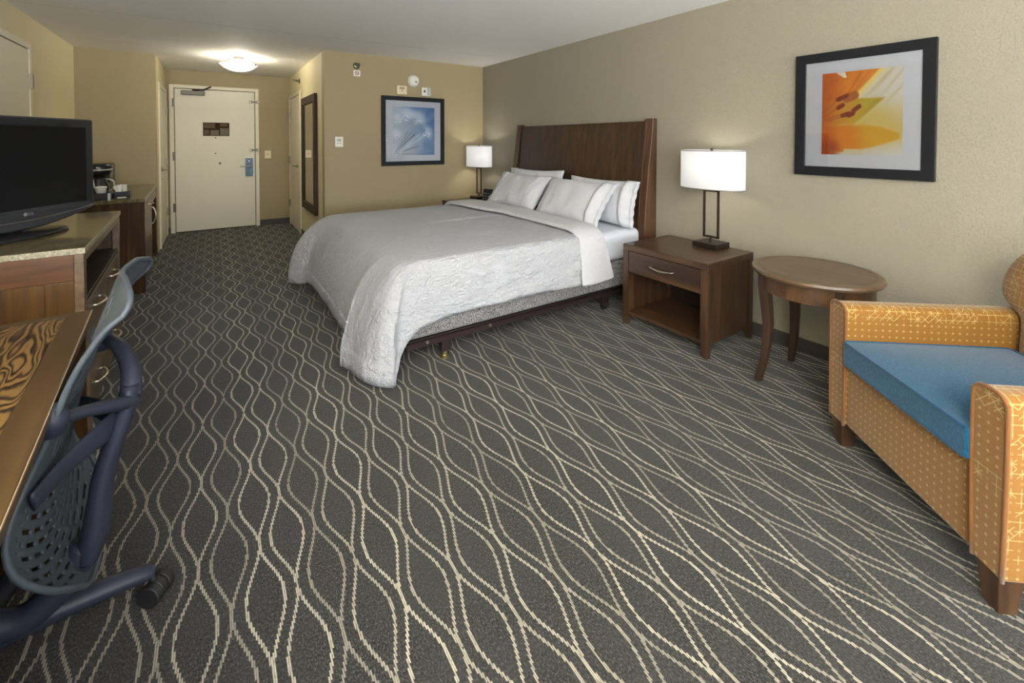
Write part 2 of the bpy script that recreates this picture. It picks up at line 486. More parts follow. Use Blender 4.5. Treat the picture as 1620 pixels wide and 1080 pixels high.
# ------------------------------------------------------------------ shell
T = 0.12
WX0, WX1, WZ0, WZ1 = -0.8, 2.75, 0.35, 2.2
struct(BX('floor', M['carpet'], None, XL - T, XR + T, YB - T, YE + T, -0.1, 0), 'dark grey carpet with pale wavy ogee lines', 'floor')
struct(BX('ceiling', M['ceiling'], None, XL - T, XR + T, YB - T, YE + T, H, H + 0.1), 'white painted ceiling with faint plank seams', 'ceiling')
LY0, LY1 = -2.9, -0.9
struct(BX('wall_left', M['wall_smooth'], None, (XL - T, XL, LY1, YA + T, 0, H), (XL - T, XL, YB - T, LY0, 0, H), (XL - T, XL, LY0, LY1, 0, WZ0), (XL - T, XL, LY0, LY1, WZ1, H)), 'cream wall behind the television', 'wall')
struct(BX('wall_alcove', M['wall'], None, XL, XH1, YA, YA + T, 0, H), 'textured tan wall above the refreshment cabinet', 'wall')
struct(BX('wall_hall_left', M['wall_smooth'], None, XH1 - T, XH1, YA + T, YE + T, 0, H), 'left wall of the entry hall', 'wall')
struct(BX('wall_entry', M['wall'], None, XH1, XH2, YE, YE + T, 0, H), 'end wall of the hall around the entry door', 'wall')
struct(BX('wall_hall_right', M['wall_smooth'], None, XH2, XH2 + T, YF + T, YE + T, 0, H), 'right wall of the entry hall with the long mirror', 'wall')
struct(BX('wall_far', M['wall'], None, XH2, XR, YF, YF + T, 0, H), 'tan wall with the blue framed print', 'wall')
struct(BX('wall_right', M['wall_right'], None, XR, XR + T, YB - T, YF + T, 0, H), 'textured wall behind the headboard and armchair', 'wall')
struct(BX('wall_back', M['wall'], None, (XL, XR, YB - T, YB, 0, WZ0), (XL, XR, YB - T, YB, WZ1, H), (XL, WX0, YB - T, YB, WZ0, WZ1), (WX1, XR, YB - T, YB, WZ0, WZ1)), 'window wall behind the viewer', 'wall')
w = BX('window_1', M['casing'], None, (WX0, WX1, YB - 0.08, YB - 0.02, WZ0, WZ0 + 0.05), (WX0, WX1, YB - 0.08, YB - 0.02, WZ1 - 0.05, WZ1), (WX0, WX0 + 0.05, YB - 0.08, YB - 0.02, WZ0, WZ1), (WX1 - 0.05, WX1, YB - 0.08, YB - 0.02, WZ0, WZ1), (0.95, 1.0, YB - 0.08, YB - 0.02, WZ0, WZ1))
struct(w, 'wide window in the wall behind the viewer', 'window')
BX('window_glass', M['glass'], w, WX0, WX1, YB - 0.06, YB - 0.05, WZ0, WZ1)

w = BX('added_side_window', M['casing'], None, (XL - 0.08, XL - 0.02, LY0, LY1, WZ0, WZ0 + 0.05), (XL - 0.08, XL - 0.02, LY0, LY1, WZ1 - 0.05, WZ1), (XL - 0.08, XL - 0.02, LY0, LY0 + 0.05, WZ0, WZ1), (XL - 0.08, XL - 0.02, LY1 - 0.05, LY1, WZ0, WZ1))  # unseen window, added to bring in light from the left
struct(w, 'unseen window added in the left wall behind the viewer for side light', 'window')
BX('window_glass', M['glass'], w, XL - 0.06, XL - 0.05, LY0, LY1, WZ0, WZ1)

# baseboards
hb, tb = 0.086, 0.012
struct(BX('baseboard_right', M['base'], None, XR - tb, XR, YB, YF, 0, hb, bevel=0.003), 'dark baseboard along the right wall', 'baseboard')
struct(BX('baseboard_far', M['base'], None, XH2, XR - tb, YF - tb, YF, 0, hb, bevel=0.003), 'dark baseboard under the blue print', 'baseboard')
struct(BX('baseboard_hall_right', M['base'], None, XH2 - tb, XH2, YF - tb, 6.64, 0, hb), 'dark baseboard under the long mirror', 'baseboard')
struct(BX('baseboard_hall_right', M['base'], None, XH2 - tb, XH2, 7.68, YE, 0, hb), 'short dark baseboard past the closet door', 'baseboard')
struct(BX('baseboard_entry', M['base'], None, 0.585, XH2 - tb, YE - tb, YE, 0, hb), 'dark baseboard right of the entry door', 'baseboard')
struct(BX('baseboard_entry', M['base'], None, XH1, -0.505, YE - tb, YE, 0, hb), 'short dark baseboard left of the entry door', 'baseboard')
struct(BX('baseboard_hall_left', M['base'], None, XH1, XH1 + tb, 7.66, YE - tb, 0, hb), 'dark baseboard beside the hall door', 'baseboard')
struct(BX('baseboard_left', M['base'], None, XL, XL + tb, YB, 4.05, 0, hb), 'dark baseboard along the left wall', 'baseboard')
struct(BX('baseboard_alcove', M['base'], None, XL + tb, XH1, YA - tb, YA, 0, hb), 'dark baseboard of the alcove', 'baseboard')
struct(BX('baseboard_back', M['base'], None, XL, XR, YB, YB + tb, 0, hb), 'dark baseboard under the window', 'baseboard')

def lever(par, p, out, along, long=0.115, name='lever_handle'):
    """round rose + lever; out: outward normal, along: lever direction"""
    p, out, along = Vector(p), Vector(out), Vector(along)
    bm = bmesh.new()
    cyl(bm, p, p + out * 0.012, 0.028)
    cyl(bm, p, p + out * 0.05, 0.010)
    tube(bm, [p + out * 0.05 - along * 0.008, p + out * 0.052 + along * long * 0.5, p + out * 0.05 + along * long * 0.9, p + out * 0.036 + along * long], [0.0095, 0.009, 0.008, 0.007])
    return obj(name, bm, M['steel'], par, smooth=True)

# entry door
d = thing('door_1', 'ivory entry door at the end of the hall', 'door', (0, YE, 0), kind='structure')
BX('slab', M['door'], d, -0.44, 0.526, -0.012, -0.001, 0.012, 2.03, bevel=0.002)
BX('casing', M['casing'], d, (-0.502, -0.447, -0.03, -0.001, 0, 2.085), (0.533, 0.582, -0.03, -0.001, 0, 2.085), (-0.447, 0.533, -0.03, -0.001, 2.037, 2.085), bevel=0.004)
BX('reveal', M['gap'], d, (-0.447, 0.533, -0.004, -0.0005, 0, 2.037))
for z in (0.30, 1.02, 1.77):
    bm = bmesh.new(); cyl(bm, (-0.452, -0.036, z), (-0.452, -0.036, z + 0.12), 0.010); box(bm, -0.47, -0.436, -0.034, -0.028, z, z + 0.12)
    obj('hinge', bm, M['hinge'], d, smooth=False)
cl = BX('closer', plain('closer_grey', srgb(118, 115, 106), 0.55, 0.5), d, -0.36, -0.09, -0.075, -0.012, 1.945, 2.005, bevel=0.008)
bm = bmesh.new(); tube(bm, [(-0.22, -0.05, 2.012), (-0.10, -0.16, 2.016), (-0.02, -0.03, 2.075)], 0.011, k=1)
cyl(bm, (-0.22, -0.05, 2.0), (-0.22, -0.05, 2.024), 0.016)
obj('closer_arm', bm, M['bronze'], cl, smooth=True)
bm = bmesh.new(); box(bm, 0.437, 0.505, -0.022, -0.012, 0.80, 1.03); obj('lock_plate', bm, M['steel'], d, bevel=0.003)
lever(d, (0.47, -0.02, 0.915), (0, -1, 0), (-1, 0, 0), 0.14)
for z in (1.885, 1.16):
    bm = bmesh.new()
    box(bm, 0.455, 0.50, -0.03, -0.012, z - 0.022, z + 0.022); tube(bm, [(0.48, -0.03, z), (0.52, -0.055, z), (0.575, -0.045, z)], 0.008); box(bm, 0.545, 0.585, -0.055, -0.03, z - 0.02, z + 0.02)
    obj('swing_latch', bm, M['hinge'], d, bevel=0.003)
for i, (x, z, r) in enumerate(((0.031, 1.341, 0.009), (0.028, 1.115, 0.009), (0.081, 0.97, 0.013))):
    bm = bmesh.new(); cyl(bm, (x, -0.012, z), (x, -0.019, z), r, n=16); obj('peephole' if i == 1 else 'bolt_cap', bm, M['bronze'], d, smooth=True)

# notice on the door
t = thing('notice_plate', 'brown and grey guest notice plate fixed high on the entry door', 'sign', (0.042, YE - 0.0125, 1.466))
BX('board', plain('notice_brown', srgb(52, 32, 20), 0.7, spec=0.1), t, -0.16, 0.16, -0.006, 0, -0.097, 0.097, bevel=0.001)
pg = plain('notice_grey', srgb(112, 106, 96), 0.7, spec=0.1); pt = plain('notice_text', srgb(150, 134, 112), 0.7, spec=0.1)
BXS('plan_panel', pg, t, (-0.072, 0.03, -0.0075, -0.006, -0.088, -0.012), (0.045, 0.152, -0.0075, -0.006, -0.088, 0.018))
bm = bmesh.new()
for i in range(5): box(bm, -0.15, -0.01 - 0.012 * (i % 2), -0.0072, -0.006, 0.078 - i * 0.015, 0.083 - i * 0.015)
for i in range(3): box(bm, 0.045, 0.148 - 0.02 * (i % 2), -0.0072, -0.006, 0.078 - i * 0.015, 0.083 - i * 0.015)
for i in range(5): box(bm, -0.15, -0.088, -0.0072, -0.006, -0.018 - i * 0.015, -0.013 - i * 0.015)
obj('text_lines', bm, pt, t)
# door hanger
t = thing('door_hanger', 'blue card hanger hooked on the entry door lever', 'door hanger', (0.448, YE - 0.034, 0.91))
a = N('hanger_card'); sp = a.n('ShaderNodeSeparateXYZ'); a.l(a.coord(), sp.inputs[0])
a.set(Base_Color=a.ramp(a.math('MULTIPLY_ADD', sp.outputs[2], 3.4, 0.5), [(0.1, srgb(58, 104, 116)), (0.5, srgb(78, 120, 160)), (0.8, srgb(98, 118, 150))]), Roughness=0.5)
bm = bmesh.new(); box(bm, -0.048, 0.048, -0.002, 0, -0.145, -0.012); box(bm, -0.048, 0.048, -0.002, 0, 0.03, 0.14); box(bm, -0.048, 0.008, -0.002, 0, -0.012, 0.03); box(bm, 0.040, 0.048, -0.002, 0, -0.012, 0.03)
obj('card', bm, a.m, t)
BX('printed_line', M['white_plastic'], t, 0.020, 0.024, -0.0028, -0.002, -0.125, -0.03)
BX('printed_header', M['white_plastic'], t, -0.046, 0.046, -0.0028, -0.002, 0.128, 0.14)
bm = bmesh.new(); cyl(bm, (0, -0.002, 0.085), (0, -0.0028, 0.085), 0.012, n=16); obj('printed_symbol', bm, M['white_plastic'], t)

def side_door(name, label, X, out, y0, y1, top, handle_y, hx):
    d = thing(name, label, 'door', (X, 0, 0), kind='structure')
    o = out
    def b(x0, x1): return (min(o * x0, o * x1), max(o * x0, o * x1))
    BX('slab', M['door'], d, *b(0.001, 0.014), y0, y1, 0.012, top, bevel=0.002)
    BX('reveal', M['gap'], d, *b(0.0005, 0.004), y0 - 0.006, y1 + 0.006, 0, top + 0.006)
    c = b(0.001, 0.02)
    BX('casing', M['casing'], d, (*c, y0 - 0.055, y0 - 0.006, 0, top + 0.055), (*c, y1 + 0.006, y1 + 0.055, 0, top + 0.055), (*c, y0 - 0.006, y1 + 0.006, top + 0.006, top + 0.055), bevel=0.003)
    for z in (0.28, 0.95, top - 0.3):
        bm = bmesh.new(); x = b(0.012, 0.03); box(bm, *x, hx - 0.022, hx + 0.022, z, z + 0.11); cyl(bm, (o * 0.03, hx, z), (o * 0.03, hx, z + 0.11), 0.009)
        obj('hinge', bm, M['hinge'], d)
    if handle_y is not None:
        lever(d, (o * 0.014, handle_y, 0.947), (o, 0, 0), (0, 1, 0))
        bm = bmesh.new(); cyl(bm, (o * 0.014, handle_y, 0.83), (o * 0.02, handle_y, 0.83), 0.006, n=10); obj('keyhole', bm, M['bronze'], d)
    return d
side_door('door_2', 'ivory door in the left wall of the hall', XH1, 1, 6.76, 7.60, 1.94, 6.87, 7.61)
side_door('door_3', 'ivory closet door left of the long mirror', XH2, -1, 6.70, 7.62, 1.94, 6.88, 7.63)
side_door('door_4', 'ivory connecting door behind the television', XL, 1, 4.10, 5.012, 2.012, None, 5.02)

# ------------------------------------------------------------------ things on the walls
def framed(name, label, loc, rotz, w, h, fw, mw_, mb, mt, prnt, mat_print, fmat, bright=1.0):
    """local: x across, -y towards the room, z up; origin at centre back"""
    t = thing(name, label, 'framed picture', loc, rotz)
    D = 0.028
    bm = bmesh.new()
    o = [(-w / 2, -h / 2), (w / 2, -h / 2), (w / 2, h / 2), (-w / 2, h / 2)]
    i = [(-w / 2 + fw, -h / 2 + fw), (w / 2 - fw, -h / 2 + fw), (w / 2 - fw, h / 2 - fw), (-w / 2 + fw, h / 2 - fw)]
    for (A, yA), (B, yB) in (((o, 0), (o, -D)), ((o, -D), (i, -D + 0.004)), ((i, -D + 0.004), (i, -0.006)), ((i, -0.006), (o, 0))):
        va = [bm.verts.new((p[0], yA, p[1])) for p in A]; vb = [bm.verts.new((p[0], yB, p[1])) for p in B]
        for k in range(4): bm.faces.new([va[k], va[(k + 1) % 4], vb[(k + 1) % 4], vb[k]])
    bmesh.ops.remove_doubles(bm, verts=bm.verts, dist=1e-5)
    obj('frame', bm, fmat, t, bevel=0.002)
    BX('mat_board', M['mat_board'], t, -w / 2 + fw - 0.004, w / 2 - fw + 0.004, -0.012, -0.007, -h / 2 + fw - 0.004, h / 2 - fw + 0.004)
    x0, x1, z0, z1 = prnt
    nx, nz = 150, 150
    bm = bmesh.new()
    V = grid(bm, [[(x0 + (x1 - x0) * i / nx, -0.0128, z0 + (z1 - z0) * j / nz) for i in range(nx + 1)] for j in range(nz + 1)])
    p = obj('print', bm, None, t)
    ca = p.data.color_attributes.new('art', 'FLOAT_COLOR', 'POINT')
    for j in range(nz + 1):
        for i in range(nx + 1):
            c = mat_print(i / nx, j / nz)
            ca.data[j * (nx + 1) + i].color = srgb(*[max(0, min(255, q * bright)) for q in c])
    a = N(name + '_ink'); at = a.n('ShaderNodeAttribute', attribute_name='art'); a.set(Base_Color=at.outputs[0], Roughness=0.5, Specular_IOR_Level=0.3)
    p.data.materials.append(a.m)
    BX('glazing', M['glass'], t, -w / 2 + fw - 0.003, w / 2 - fw + 0.003, -0.0185, -0.0165, -h / 2 + fw - 0.003, h / 2 - fw + 0.003)
    return t

def lerp(a, b, f): return tuple(x + (y - x) * f for x, y in zip(a, b))
def sst(a, b, x):
    t = max(0, min(1, (x - a) / (b - a))); return t * t * (3 - 2 * t)
def seg_d(u, v, a, b):
    ax, ay = a; bx, by = b; dx, dy = bx - ax, by - ay
    t = max(0, min(1, ((u - ax) * dx + (v - ay) * dy) / (dx * dx + dy * dy)))
    return math.hypot(u - ax - t * dx, v - ay - t * dy), t
def lily(u, v):
    nz = noise.noise((u * 3, v * 3, 1.7)); fine = noise.noise((u * 26 - v * 22, (u + v) * 2.5, 4))
    c = lerp((214, 212, 204), (206, 184, 110), sst(0.72, 0.35, v + nz * 0.2) * sst(0.0, 0.25, v + 0.1 - 0.12 * u))
    # orange upper left petal
    edge = v - (0.28 + 0.95 * u)
    c = lerp(c, (236, 214, 120), sst(-0.10, -0.01, edge) * 0.9)
    f = sst(0.0, 0.05, edge)
    c = lerp(c, lerp((196, 104, 20), (226, 140, 40), sst(0.0, 0.7, u + nz * 0.3)), f)
    if edge > 0.05: c = lerp(c, (150, 62, 16), max(0, fine) * 0.7)
    # white notch at the top
    if v > 0.93 and abs(u - 0.24 - (1 - v)) < 0.05 * (v - 0.9) * 12: c = (232, 226, 214)
    # right pale petal streaks
    if edge < -0.1 and v > 0.55: c = lerp(c, (196, 178, 120), max(0, noise.noise(((u - v) * 14, (u + v) * 1.5, 9))) * 0.8)
    # middle yellow petal
    x = u * 1.0; top = 0.62 - 0.02 * math.sin(x * 6); 
    m = sst(0.0, 0.03, (0.685 - abs(u - 0.5) * 0.03) - v) * sst(-0.02, 0.03, v - (0.36 + max(0, u - 0.42) * 0.80)) * sst(0.84, 0.81, u)
    c = lerp(c, lerp((206, 136, 34), (186, 164, 46), sst(0.1, 0.6, u)), m)
    c = lerp(c, (168, 134, 36), m * sst(0.10, 0.0, v - (0.36 + max(0, u - 0.42) * 0.80)) * 0.6 * sst(0.35, 0.6, u))
    # lower orange petal
    up = 0.37 - 0.10 * max(0, u - 0.55) ** 1 * 1.2 - 0.25 * max(0, u - 0.75); lo = 0.055 + 0.16 * max(0, u - 0.5) ** 1.3 * 2.0
    m = sst(0.0, 0.03, up - v) * sst(0.0, 0.03, v - lo * (1 if u > 0.3 else 0.4)) * sst(0.99, 0.95, u)
    c = lerp(c, lerp((214, 128, 28), (206, 158, 34), sst(0.2, 0.7, u - nz * 0.2)), m)
    c = lerp(c, (118, 28, 12), sst(0.26, 0.04, math.hypot(u - 0.05, (v - 0.07) * 1.3)) * 0.95)
    c = lerp(c, (180, 78, 16), sst(0.30, 0.0, u) * 0.8)
    c = lerp(c, (196, 120, 30), 0.35 * max(0, noise.noise(((u * 0.6 - v) * 16, (u + v) * 1.2, 21))) * sst(0.8, 0.3, u))
    # filaments
    for b in ((0.2, 0.66), (0.22, 0.57), (0.27, 0.46), (0.40, 0.52)):
        dd, tt = seg_d(u, v, (-0.05, 0.40 + (b[1] - 0.5) * 0.4), b)
        c = lerp(c, (160, 84, 22), sst(0.012, 0.002, dd) * 0.75)
    dd, _ = seg_d(u, v, (0.33, 0.68), (0.43, 0.71)); c = lerp(c, (170, 96, 30), sst(0.062, 0.045, dd))
    for p, q in (((0.215, 0.67), (0.33, 0.71)), ((0.22, 0.57), (0.28, 0.60)), ((0.28, 0.475), (0.36, 0.495)), ((0.36, 0.475), (0.415, 0.495)), ((0.42, 0.53), (0.49, 0.575))):
        dd, _ = seg_d(u, v, p, q); c = lerp(c, (128, 32, 18), sst(0.033, 0.022, dd))
    return c
def seedhead(u, v):
    nz = noise.noise((u * 2.5, v * 2.5, 3.1))
    blue = lerp((146, 158, 172), (66, 104, 152), sst(0.15, 1.0, u * 0.8 + v * 0.35 + nz * 0.25 - 0.1))
    c = lerp(blue, (70, 112, 150), sst(0.4, 0.05, v) * sst(0.4, 0.9, u))
    c = lerp(c, (150, 168, 190), max(0, noise.noise((u * 4, v * 4, 8))) * 0.8)
    org = (0.02, 0.03)
    ang = math.atan2(v - org[1], u - org[0]); r = math.hypot(u - org[0], v - org[1])
    for hx, hy, R in ((0.32, 0.80, 0.26), (0.58, 0.72, 0.30), (0.80, 0.46, 0.22), (0.12, 0.72, 0.2), (0.06, 0.40, 0.2)):
        dx, dy = u - hx, v - hy; rr = math.hypot(dx, dy)
        if rr < R:
            aa = math.atan2(dy, dx); ray = abs(math.sin(aa * 17 + noise.noise((aa * 3, rr * 4, hx * 9)) * 1.2))
            up = sst(-0.5, 0.6, (dx * (hx - org[0]) + dy * (hy - org[1])) / (rr * math.hypot(hx, hy) + 1e-6))
            c = lerp(c, (206, 214, 222), (0.30 + 0.62 * ray ** 5) * sst(R, R * 0.35, rr) * up)
            if rr < 0.09 and dy < 0.02 and noise.noise((u * 60, v * 30, 2)) > 0.15: c = lerp(c, (226, 232, 238), 0.8)
    for b, w_ in (((0.42, 0.46), 0.012), ((0.50, 0.43), 0.018), ((0.36, 0.50), 0.008), ((0.62, 0.20), 0.008), ((0.60, 0.17), 0.006), ((0.9, 0.02), 0.005)):
        dd, tt = seg_d(u, v, org, b)
        c = lerp(c, (62, 72, 88), sst(w_, w_ * 0.25, dd) * 0.75)
    for b in ((0.72, 0.40), (0.6, 0.42)):
        dd, tt = seg_d(u, v, (0.15, 0.05), b); c = lerp(c, (176, 190, 206), sst(0.03, 0.0, dd) * 0.6)
    c = lerp(c, (196, 200, 206), sst(0.36, 0.0, r) * 0.6)
    c = lerp(c, (176, 184, 194), sst(0.5, 0.0, u) * 0.35)
    return c
# right wall picture: centre y .953, faces -x (local -y -> world -x : rotz = -90deg)
framed('framed_print', 'black framed orange lily print on the right wall above the round table', (XR - 0.001, 0.953, 1.461), -PI / 2, 0.642, 0.724, 0.054, 0, 0, 0, (-0.181, 0.190, -0.236, 0.238), lily, M['frame_black'], 0.84)
framed('framed_print', 'black framed blue seedhead print on the far wall left of the lamp', (2.030, YF - 0.001, 1.419), 0, 0.80, 0.828, 0.050, 0, 0, 0, (-0.264, 0.270, -0.292, 0.293), seedhead, M['frame_black'])

# long mirror on hall right wall
t = thing('wall_mirror', 'tall dark framed mirror on the hall wall beside the closet door', 'mirror', (XH2 - 0.001, 5.97, 1.14))
bm = bmesh.new()
for b in ((-0.035, 0, -0.46, 0.46, 0.62, 0.715), (-0.035, 0, -0.46, 0.46, -0.715, -0.62), (-0.035, 0, -0.46, -0.36, -0.62, 0.62), (-0.035, 0, 0.36, 0.46, -0.62, 0.62)): box(bm, *b)
obj('frame', bm, plain('mirror_frame_brown', srgb(58, 42, 32), 0.6, spec=0.2), t, bevel=0.004)
BX('glass', M['mirror'], t, -0.018, -0.012, -0.37, 0.37, -0.63, 0.63)

# thermostat, smoke detector, strobe boxes, sprinkler heads, switch, no smoking sign
t = thing('thermostat', 'small white thermostat on the far wall near the hall corner', 'thermostat', (1.155, YF, 1.288))
BX('body', M['white_plastic'], t, -0.045, 0.045, -0.028, 0.002, -0.058, 0.058, bevel=0.006)
BX('display', plain('lcd_grey', srgb(168, 172, 160), 0.3), t, -0.022, 0.022, -0.0295, -0.028, 0.008, 0.034)
BXS('button', plain('button_grey', srgb(150, 150, 146), 0.5), t, (-0.02, -0.008, -0.031, -0.028, -0.02, -0.008), (0.006, 0.018, -0.031, -0.028, -0.02, -0.008))

t = thing('smoke_detector', 'round white smoke detector on the wall above the blue print', 'smoke detector', (2.028, YF, 2.03))
bm = bmesh.new()
for k, (r, y) in enumerate(((0.072, 0.0), (0.072, -0.014), (0.062, -0.024), (0.058, -0.042), (0.040, -0.050))):
    pass
def lathe_y(bm, c, prof, n=32):
    rings = [[bm.verts.new((c[0] + r * math.cos(2 * PI * k / n), c[1] + y, c[2] + r * math.sin(2 * PI * k / n))) for k in range(n)] for r, y in prof]
    for A, B in zip(rings, rings[1:]):
        for k in range(n): bm.faces.new([A[k], A[(k + 1) % n], B[(k + 1) % n], B[k]])
    bm.faces.new(rings[0]); bm.faces.new(rings[-1])
lathe_y(bm, (0, 0, 0), ((0.074, 0.0), (0.074, -0.012), (0.064, -0.022), (0.060, -0.040), (0.050, -0.048)))
obj('body', bm, M['white_plastic'], t, smooth=True)
bm = bmesh.new(); cyl(bm, (0.018, -0.047, -0.015), (0.018, -0.051, -0.015), 0.012, n=16)
obj('test_button', bm, plain('detector_grey', srgb(120, 118, 116), 0.5), t)
t = thing('alarm_sounder', 'square cream alarm sounder left of the smoke detector', 'alarm', (1.872, YF, 1.907))
BX('body', M['cream_plastic'], t, -0.062, 0.062, -0.042, 0, -0.052, 0.052, bevel=0.006)
BX('grille', plain('sounder_dark', srgb(92, 82, 60), 0.5), t, *[(-0.03 + 0.016 * i, -0.02 + 0.016 * i, -0.0435, -0.042, 0.012, 0.034) for i in range(4)], (-0.008, 0.008, -0.0435, -0.042, -0.012, 0.002))
t = thing('alarm_strobe', 'square white alarm strobe right of the smoke detector', 'alarm', (2.184, YF, 1.907))
BX('body', M['white_plastic'], t, -0.058, 0.058, -0.036, 0, -0.052, 0.052, bevel=0.005)
BX('lens', plain('strobe_lens', srgb(178, 180, 176), 0.12), t, 0.012, 0.044, -0.058, -0.036, -0.044, 0.044, bevel=0.006)
BX('horn_slot', plain('strobe_dark', srgb(78, 74, 68), 0.5), t, -0.036, -0.012, -0.0372, -0.036, -0.012, 0.018)

def sprinkler(label, loc, rotz):
    t = thing('sprinkler_head', label, 'sprinkler', loc, rotz, 'side wall sprinklers')
    bm = bmesh.new(); lathe_y(bm, (0, 0, 0), ((0.036, 0.003), (0.036, -0.004), (0.026, -0.012), (0.012, -0.014)))
    obj('escutcheon', bm, M['hinge'], t, smooth=True)
    bm = bmesh.new(); cyl(bm, (0, -0.01, 0), (0, -0.045, 0), 0.009, n=12)
    tube(bm, [(-0.012, -0.03, 0), (-0.016, -0.05, 0), (0, -0.072, 0)], 0.004); tube(bm, [(0.012, -0.03, 0), (0.016, -0.05, 0), (0, -0.072, 0)], 0.004)
    box(bm, -0.022, 0.022, -0.075, -0.070, -0.004, 0.014); box(bm, -0.016, 0.016, -0.085, -0.03, 0.014, 0.018)
    obj('deflector', bm, plain('sprinkler_chrome', srgb(110, 108, 104), 0.25, 1.0), t)
sprinkler('chrome side wall sprinkler above the no smoking sign', (1.352, YF, 2.150), 0)
sprinkler('chrome side wall sprinkler above the closet door in the hall', (XH2, 6.75, 2.13), -PI / 2)

t = thing('no_smoking_sign', 'small square white no smoking sign high on the far wall', 'sign', (1.358, YF, 2.066))
BX('plate', M['white_plastic'], t, -0.038, 0.038, -0.003, 0, -0.034, 0.034, bevel=0.001)
bm = bmesh.new()
pts = [(0.022 * math.cos(2 * PI * k / 28), -0.0036, 0.022 * math.sin(2 * PI * k / 28)) for k in range(28)]
tube(bm, pts, 0.0028, n=6, k=1, closed=True); tube(bm, [(-0.015, -0.0036, 0.015), (0.015, -0.0036, -0.015)], 0.0028, n=6, k=1)
obj('prohibition_ring', bm, plain('sign_red', srgb(150, 34, 54), 0.5), t)
bm = bmesh.new(); box(bm, -0.014, 0.010, -0.0038, -0.003, -0.006, -0.001); box(bm, 0.004, 0.007, -0.0038, -0.003, 0.0, 0.009); box(bm, 0.009, 0.012, -0.0038, -0.003, 0.0, 0.007)
obj('cigarette', bm, plain('sign_black', srgb(40, 34, 44), 0.5), t)

t = thing('light_switch', 'cream light switch on the wall right of the entry door', 'light switch', (0.70, YE, 1.088))
BX('plate', M['cream_plastic'], t, -0.043, 0.043, -0.006, 0, -0.06, 0.06, bevel=0.002)
BX('toggle', plain('toggle_tan', srgb(140, 124, 92), 0.5), t, -0.006, 0.006, -0.02, -0.006, -0.004, 0.016)

# hall ceiling light
t = thing('ceiling_light', 'frosted glass bowl light on the hall ceiling with dark metal strap', 'ceiling light', (0.262, 6.17, H))
bm = bmesh.new(); lathe(bm, (0, 0, 0), [(0.0, -0.166), (0.05, -0.163), (0.10, -0.150), (0.15, -0.125), (0.185, -0.094), (0.192, -0.088), (0.186, -0.086), (0.148, -0.112), (0.10, -0.138), (0.05, -0.151), (0.0, -0.154)], 40)
bo = obj('bowl', bm, M['bowl'], t, smooth=True); bo.data.materials.append(M['bowl_inner'])
for p in bo.data.polygons: p.material_index = 1 if p.normal.z > 0.05 else 0
ca_, sa_ = math.cos(-yaw), math.sin(-yaw)
bm = bmesh.new()
tube(bm, [(-0.20 * ca_, -0.20 * sa_, -0.088), (-0.15 * ca_, -0.15 * sa_, -0.042), (-0.07 * ca_, -0.07 * sa_, -0.022), (0.07 * ca_, 0.07 * sa_, -0.022), (0.15 * ca_, 0.15 * sa_, -0.042), (0.20 * ca_, 0.20 * sa_, -0.088)], 0.006)
obj('strap', bm, M['bronze'], t, smooth=True)
bm = bmesh.new(); lathe(bm, (0, 0, 0), [(0, 0), (0.055, 0), (0.055, -0.012), (0.045, -0.028), (0, -0.03)], 24); obj('canopy', bm, M['bronze'], t, smooth=True)
for s in (-1, 1):
    bm = bmesh.new(); lathe(bm, (s * 0.20 * ca_, s * 0.20 * sa_, -0.092), [(0, -0.014), (0.009, -0.008), (0.012, 0), (0.009, 0.008), (0, 0.012)], 14); obj('finial', bm, M['bronze'], t, smooth=True)

# ------------------------------------------------------------------ bed
BX0, BX1, BY0, BY1 = 0.88, 2.85, 2.345, 4.215
t = thing('bed', 'king bed base and white mattress against the wooden headboard', 'bed', (1.9, 3.28, 0))
ox, oy = -1.9, -3.28
def L(x, y): return x + ox, y + oy
bm = bmesh.new(); box(bm, BX0 + ox, BX1 + ox, BY0 + oy, BY1 + oy, 0.172, 0.372); obj('box_spring', bm, M['ticking'], t, bevel=0.025, seg=3)
bm = bmesh.new(); box(bm, BX0 + ox, BX1 + ox, BY0 + oy - 0.004, BY1 + oy + 0.004, 0.374, 0.604); obj('mattress', bm, M['sheet'], t, bevel=0.05, seg=5, label='mattress in a white fitted sheet')
metal = plain('dark_bed_metal', srgb(58, 46, 46), 0.45, 0.6)
fr = BX('bed_frame', metal, t, (BX0 + ox - 0.0, BX1 + ox, BY0 + oy - 0.012, BY0 + oy - 0.006, 0.130, 0.178), (BX0 + ox, BX1 + ox, BY0 + oy - 0.012, BY0 + oy + 0.03, 0.164, 0.170), (BX0 + ox, BX1 + ox, BY1 + oy + 0.006, BY1 + oy + 0.012, 0.130, 0.178), (BX0 + ox, BX1 + ox, BY1 + oy - 0.03, BY1 + oy + 0.012, 0.164, 0.170), *[(x + ox - 0.02, x + ox + 0.02, BY0 + oy - 0.006, BY1 + oy + 0.006, 0.135, 0.164) for x in (1.14, 2.49)])
for x in (1.0, 1.42):
    bm = bmesh.new(); cyl(bm, (x + ox, BY0 + oy - 0.012, 0.152), (x + ox, BY0 + oy - 0.018, 0.152), 0.009, n=12)
    obj('rivet', bm, M['nickel'], fr)
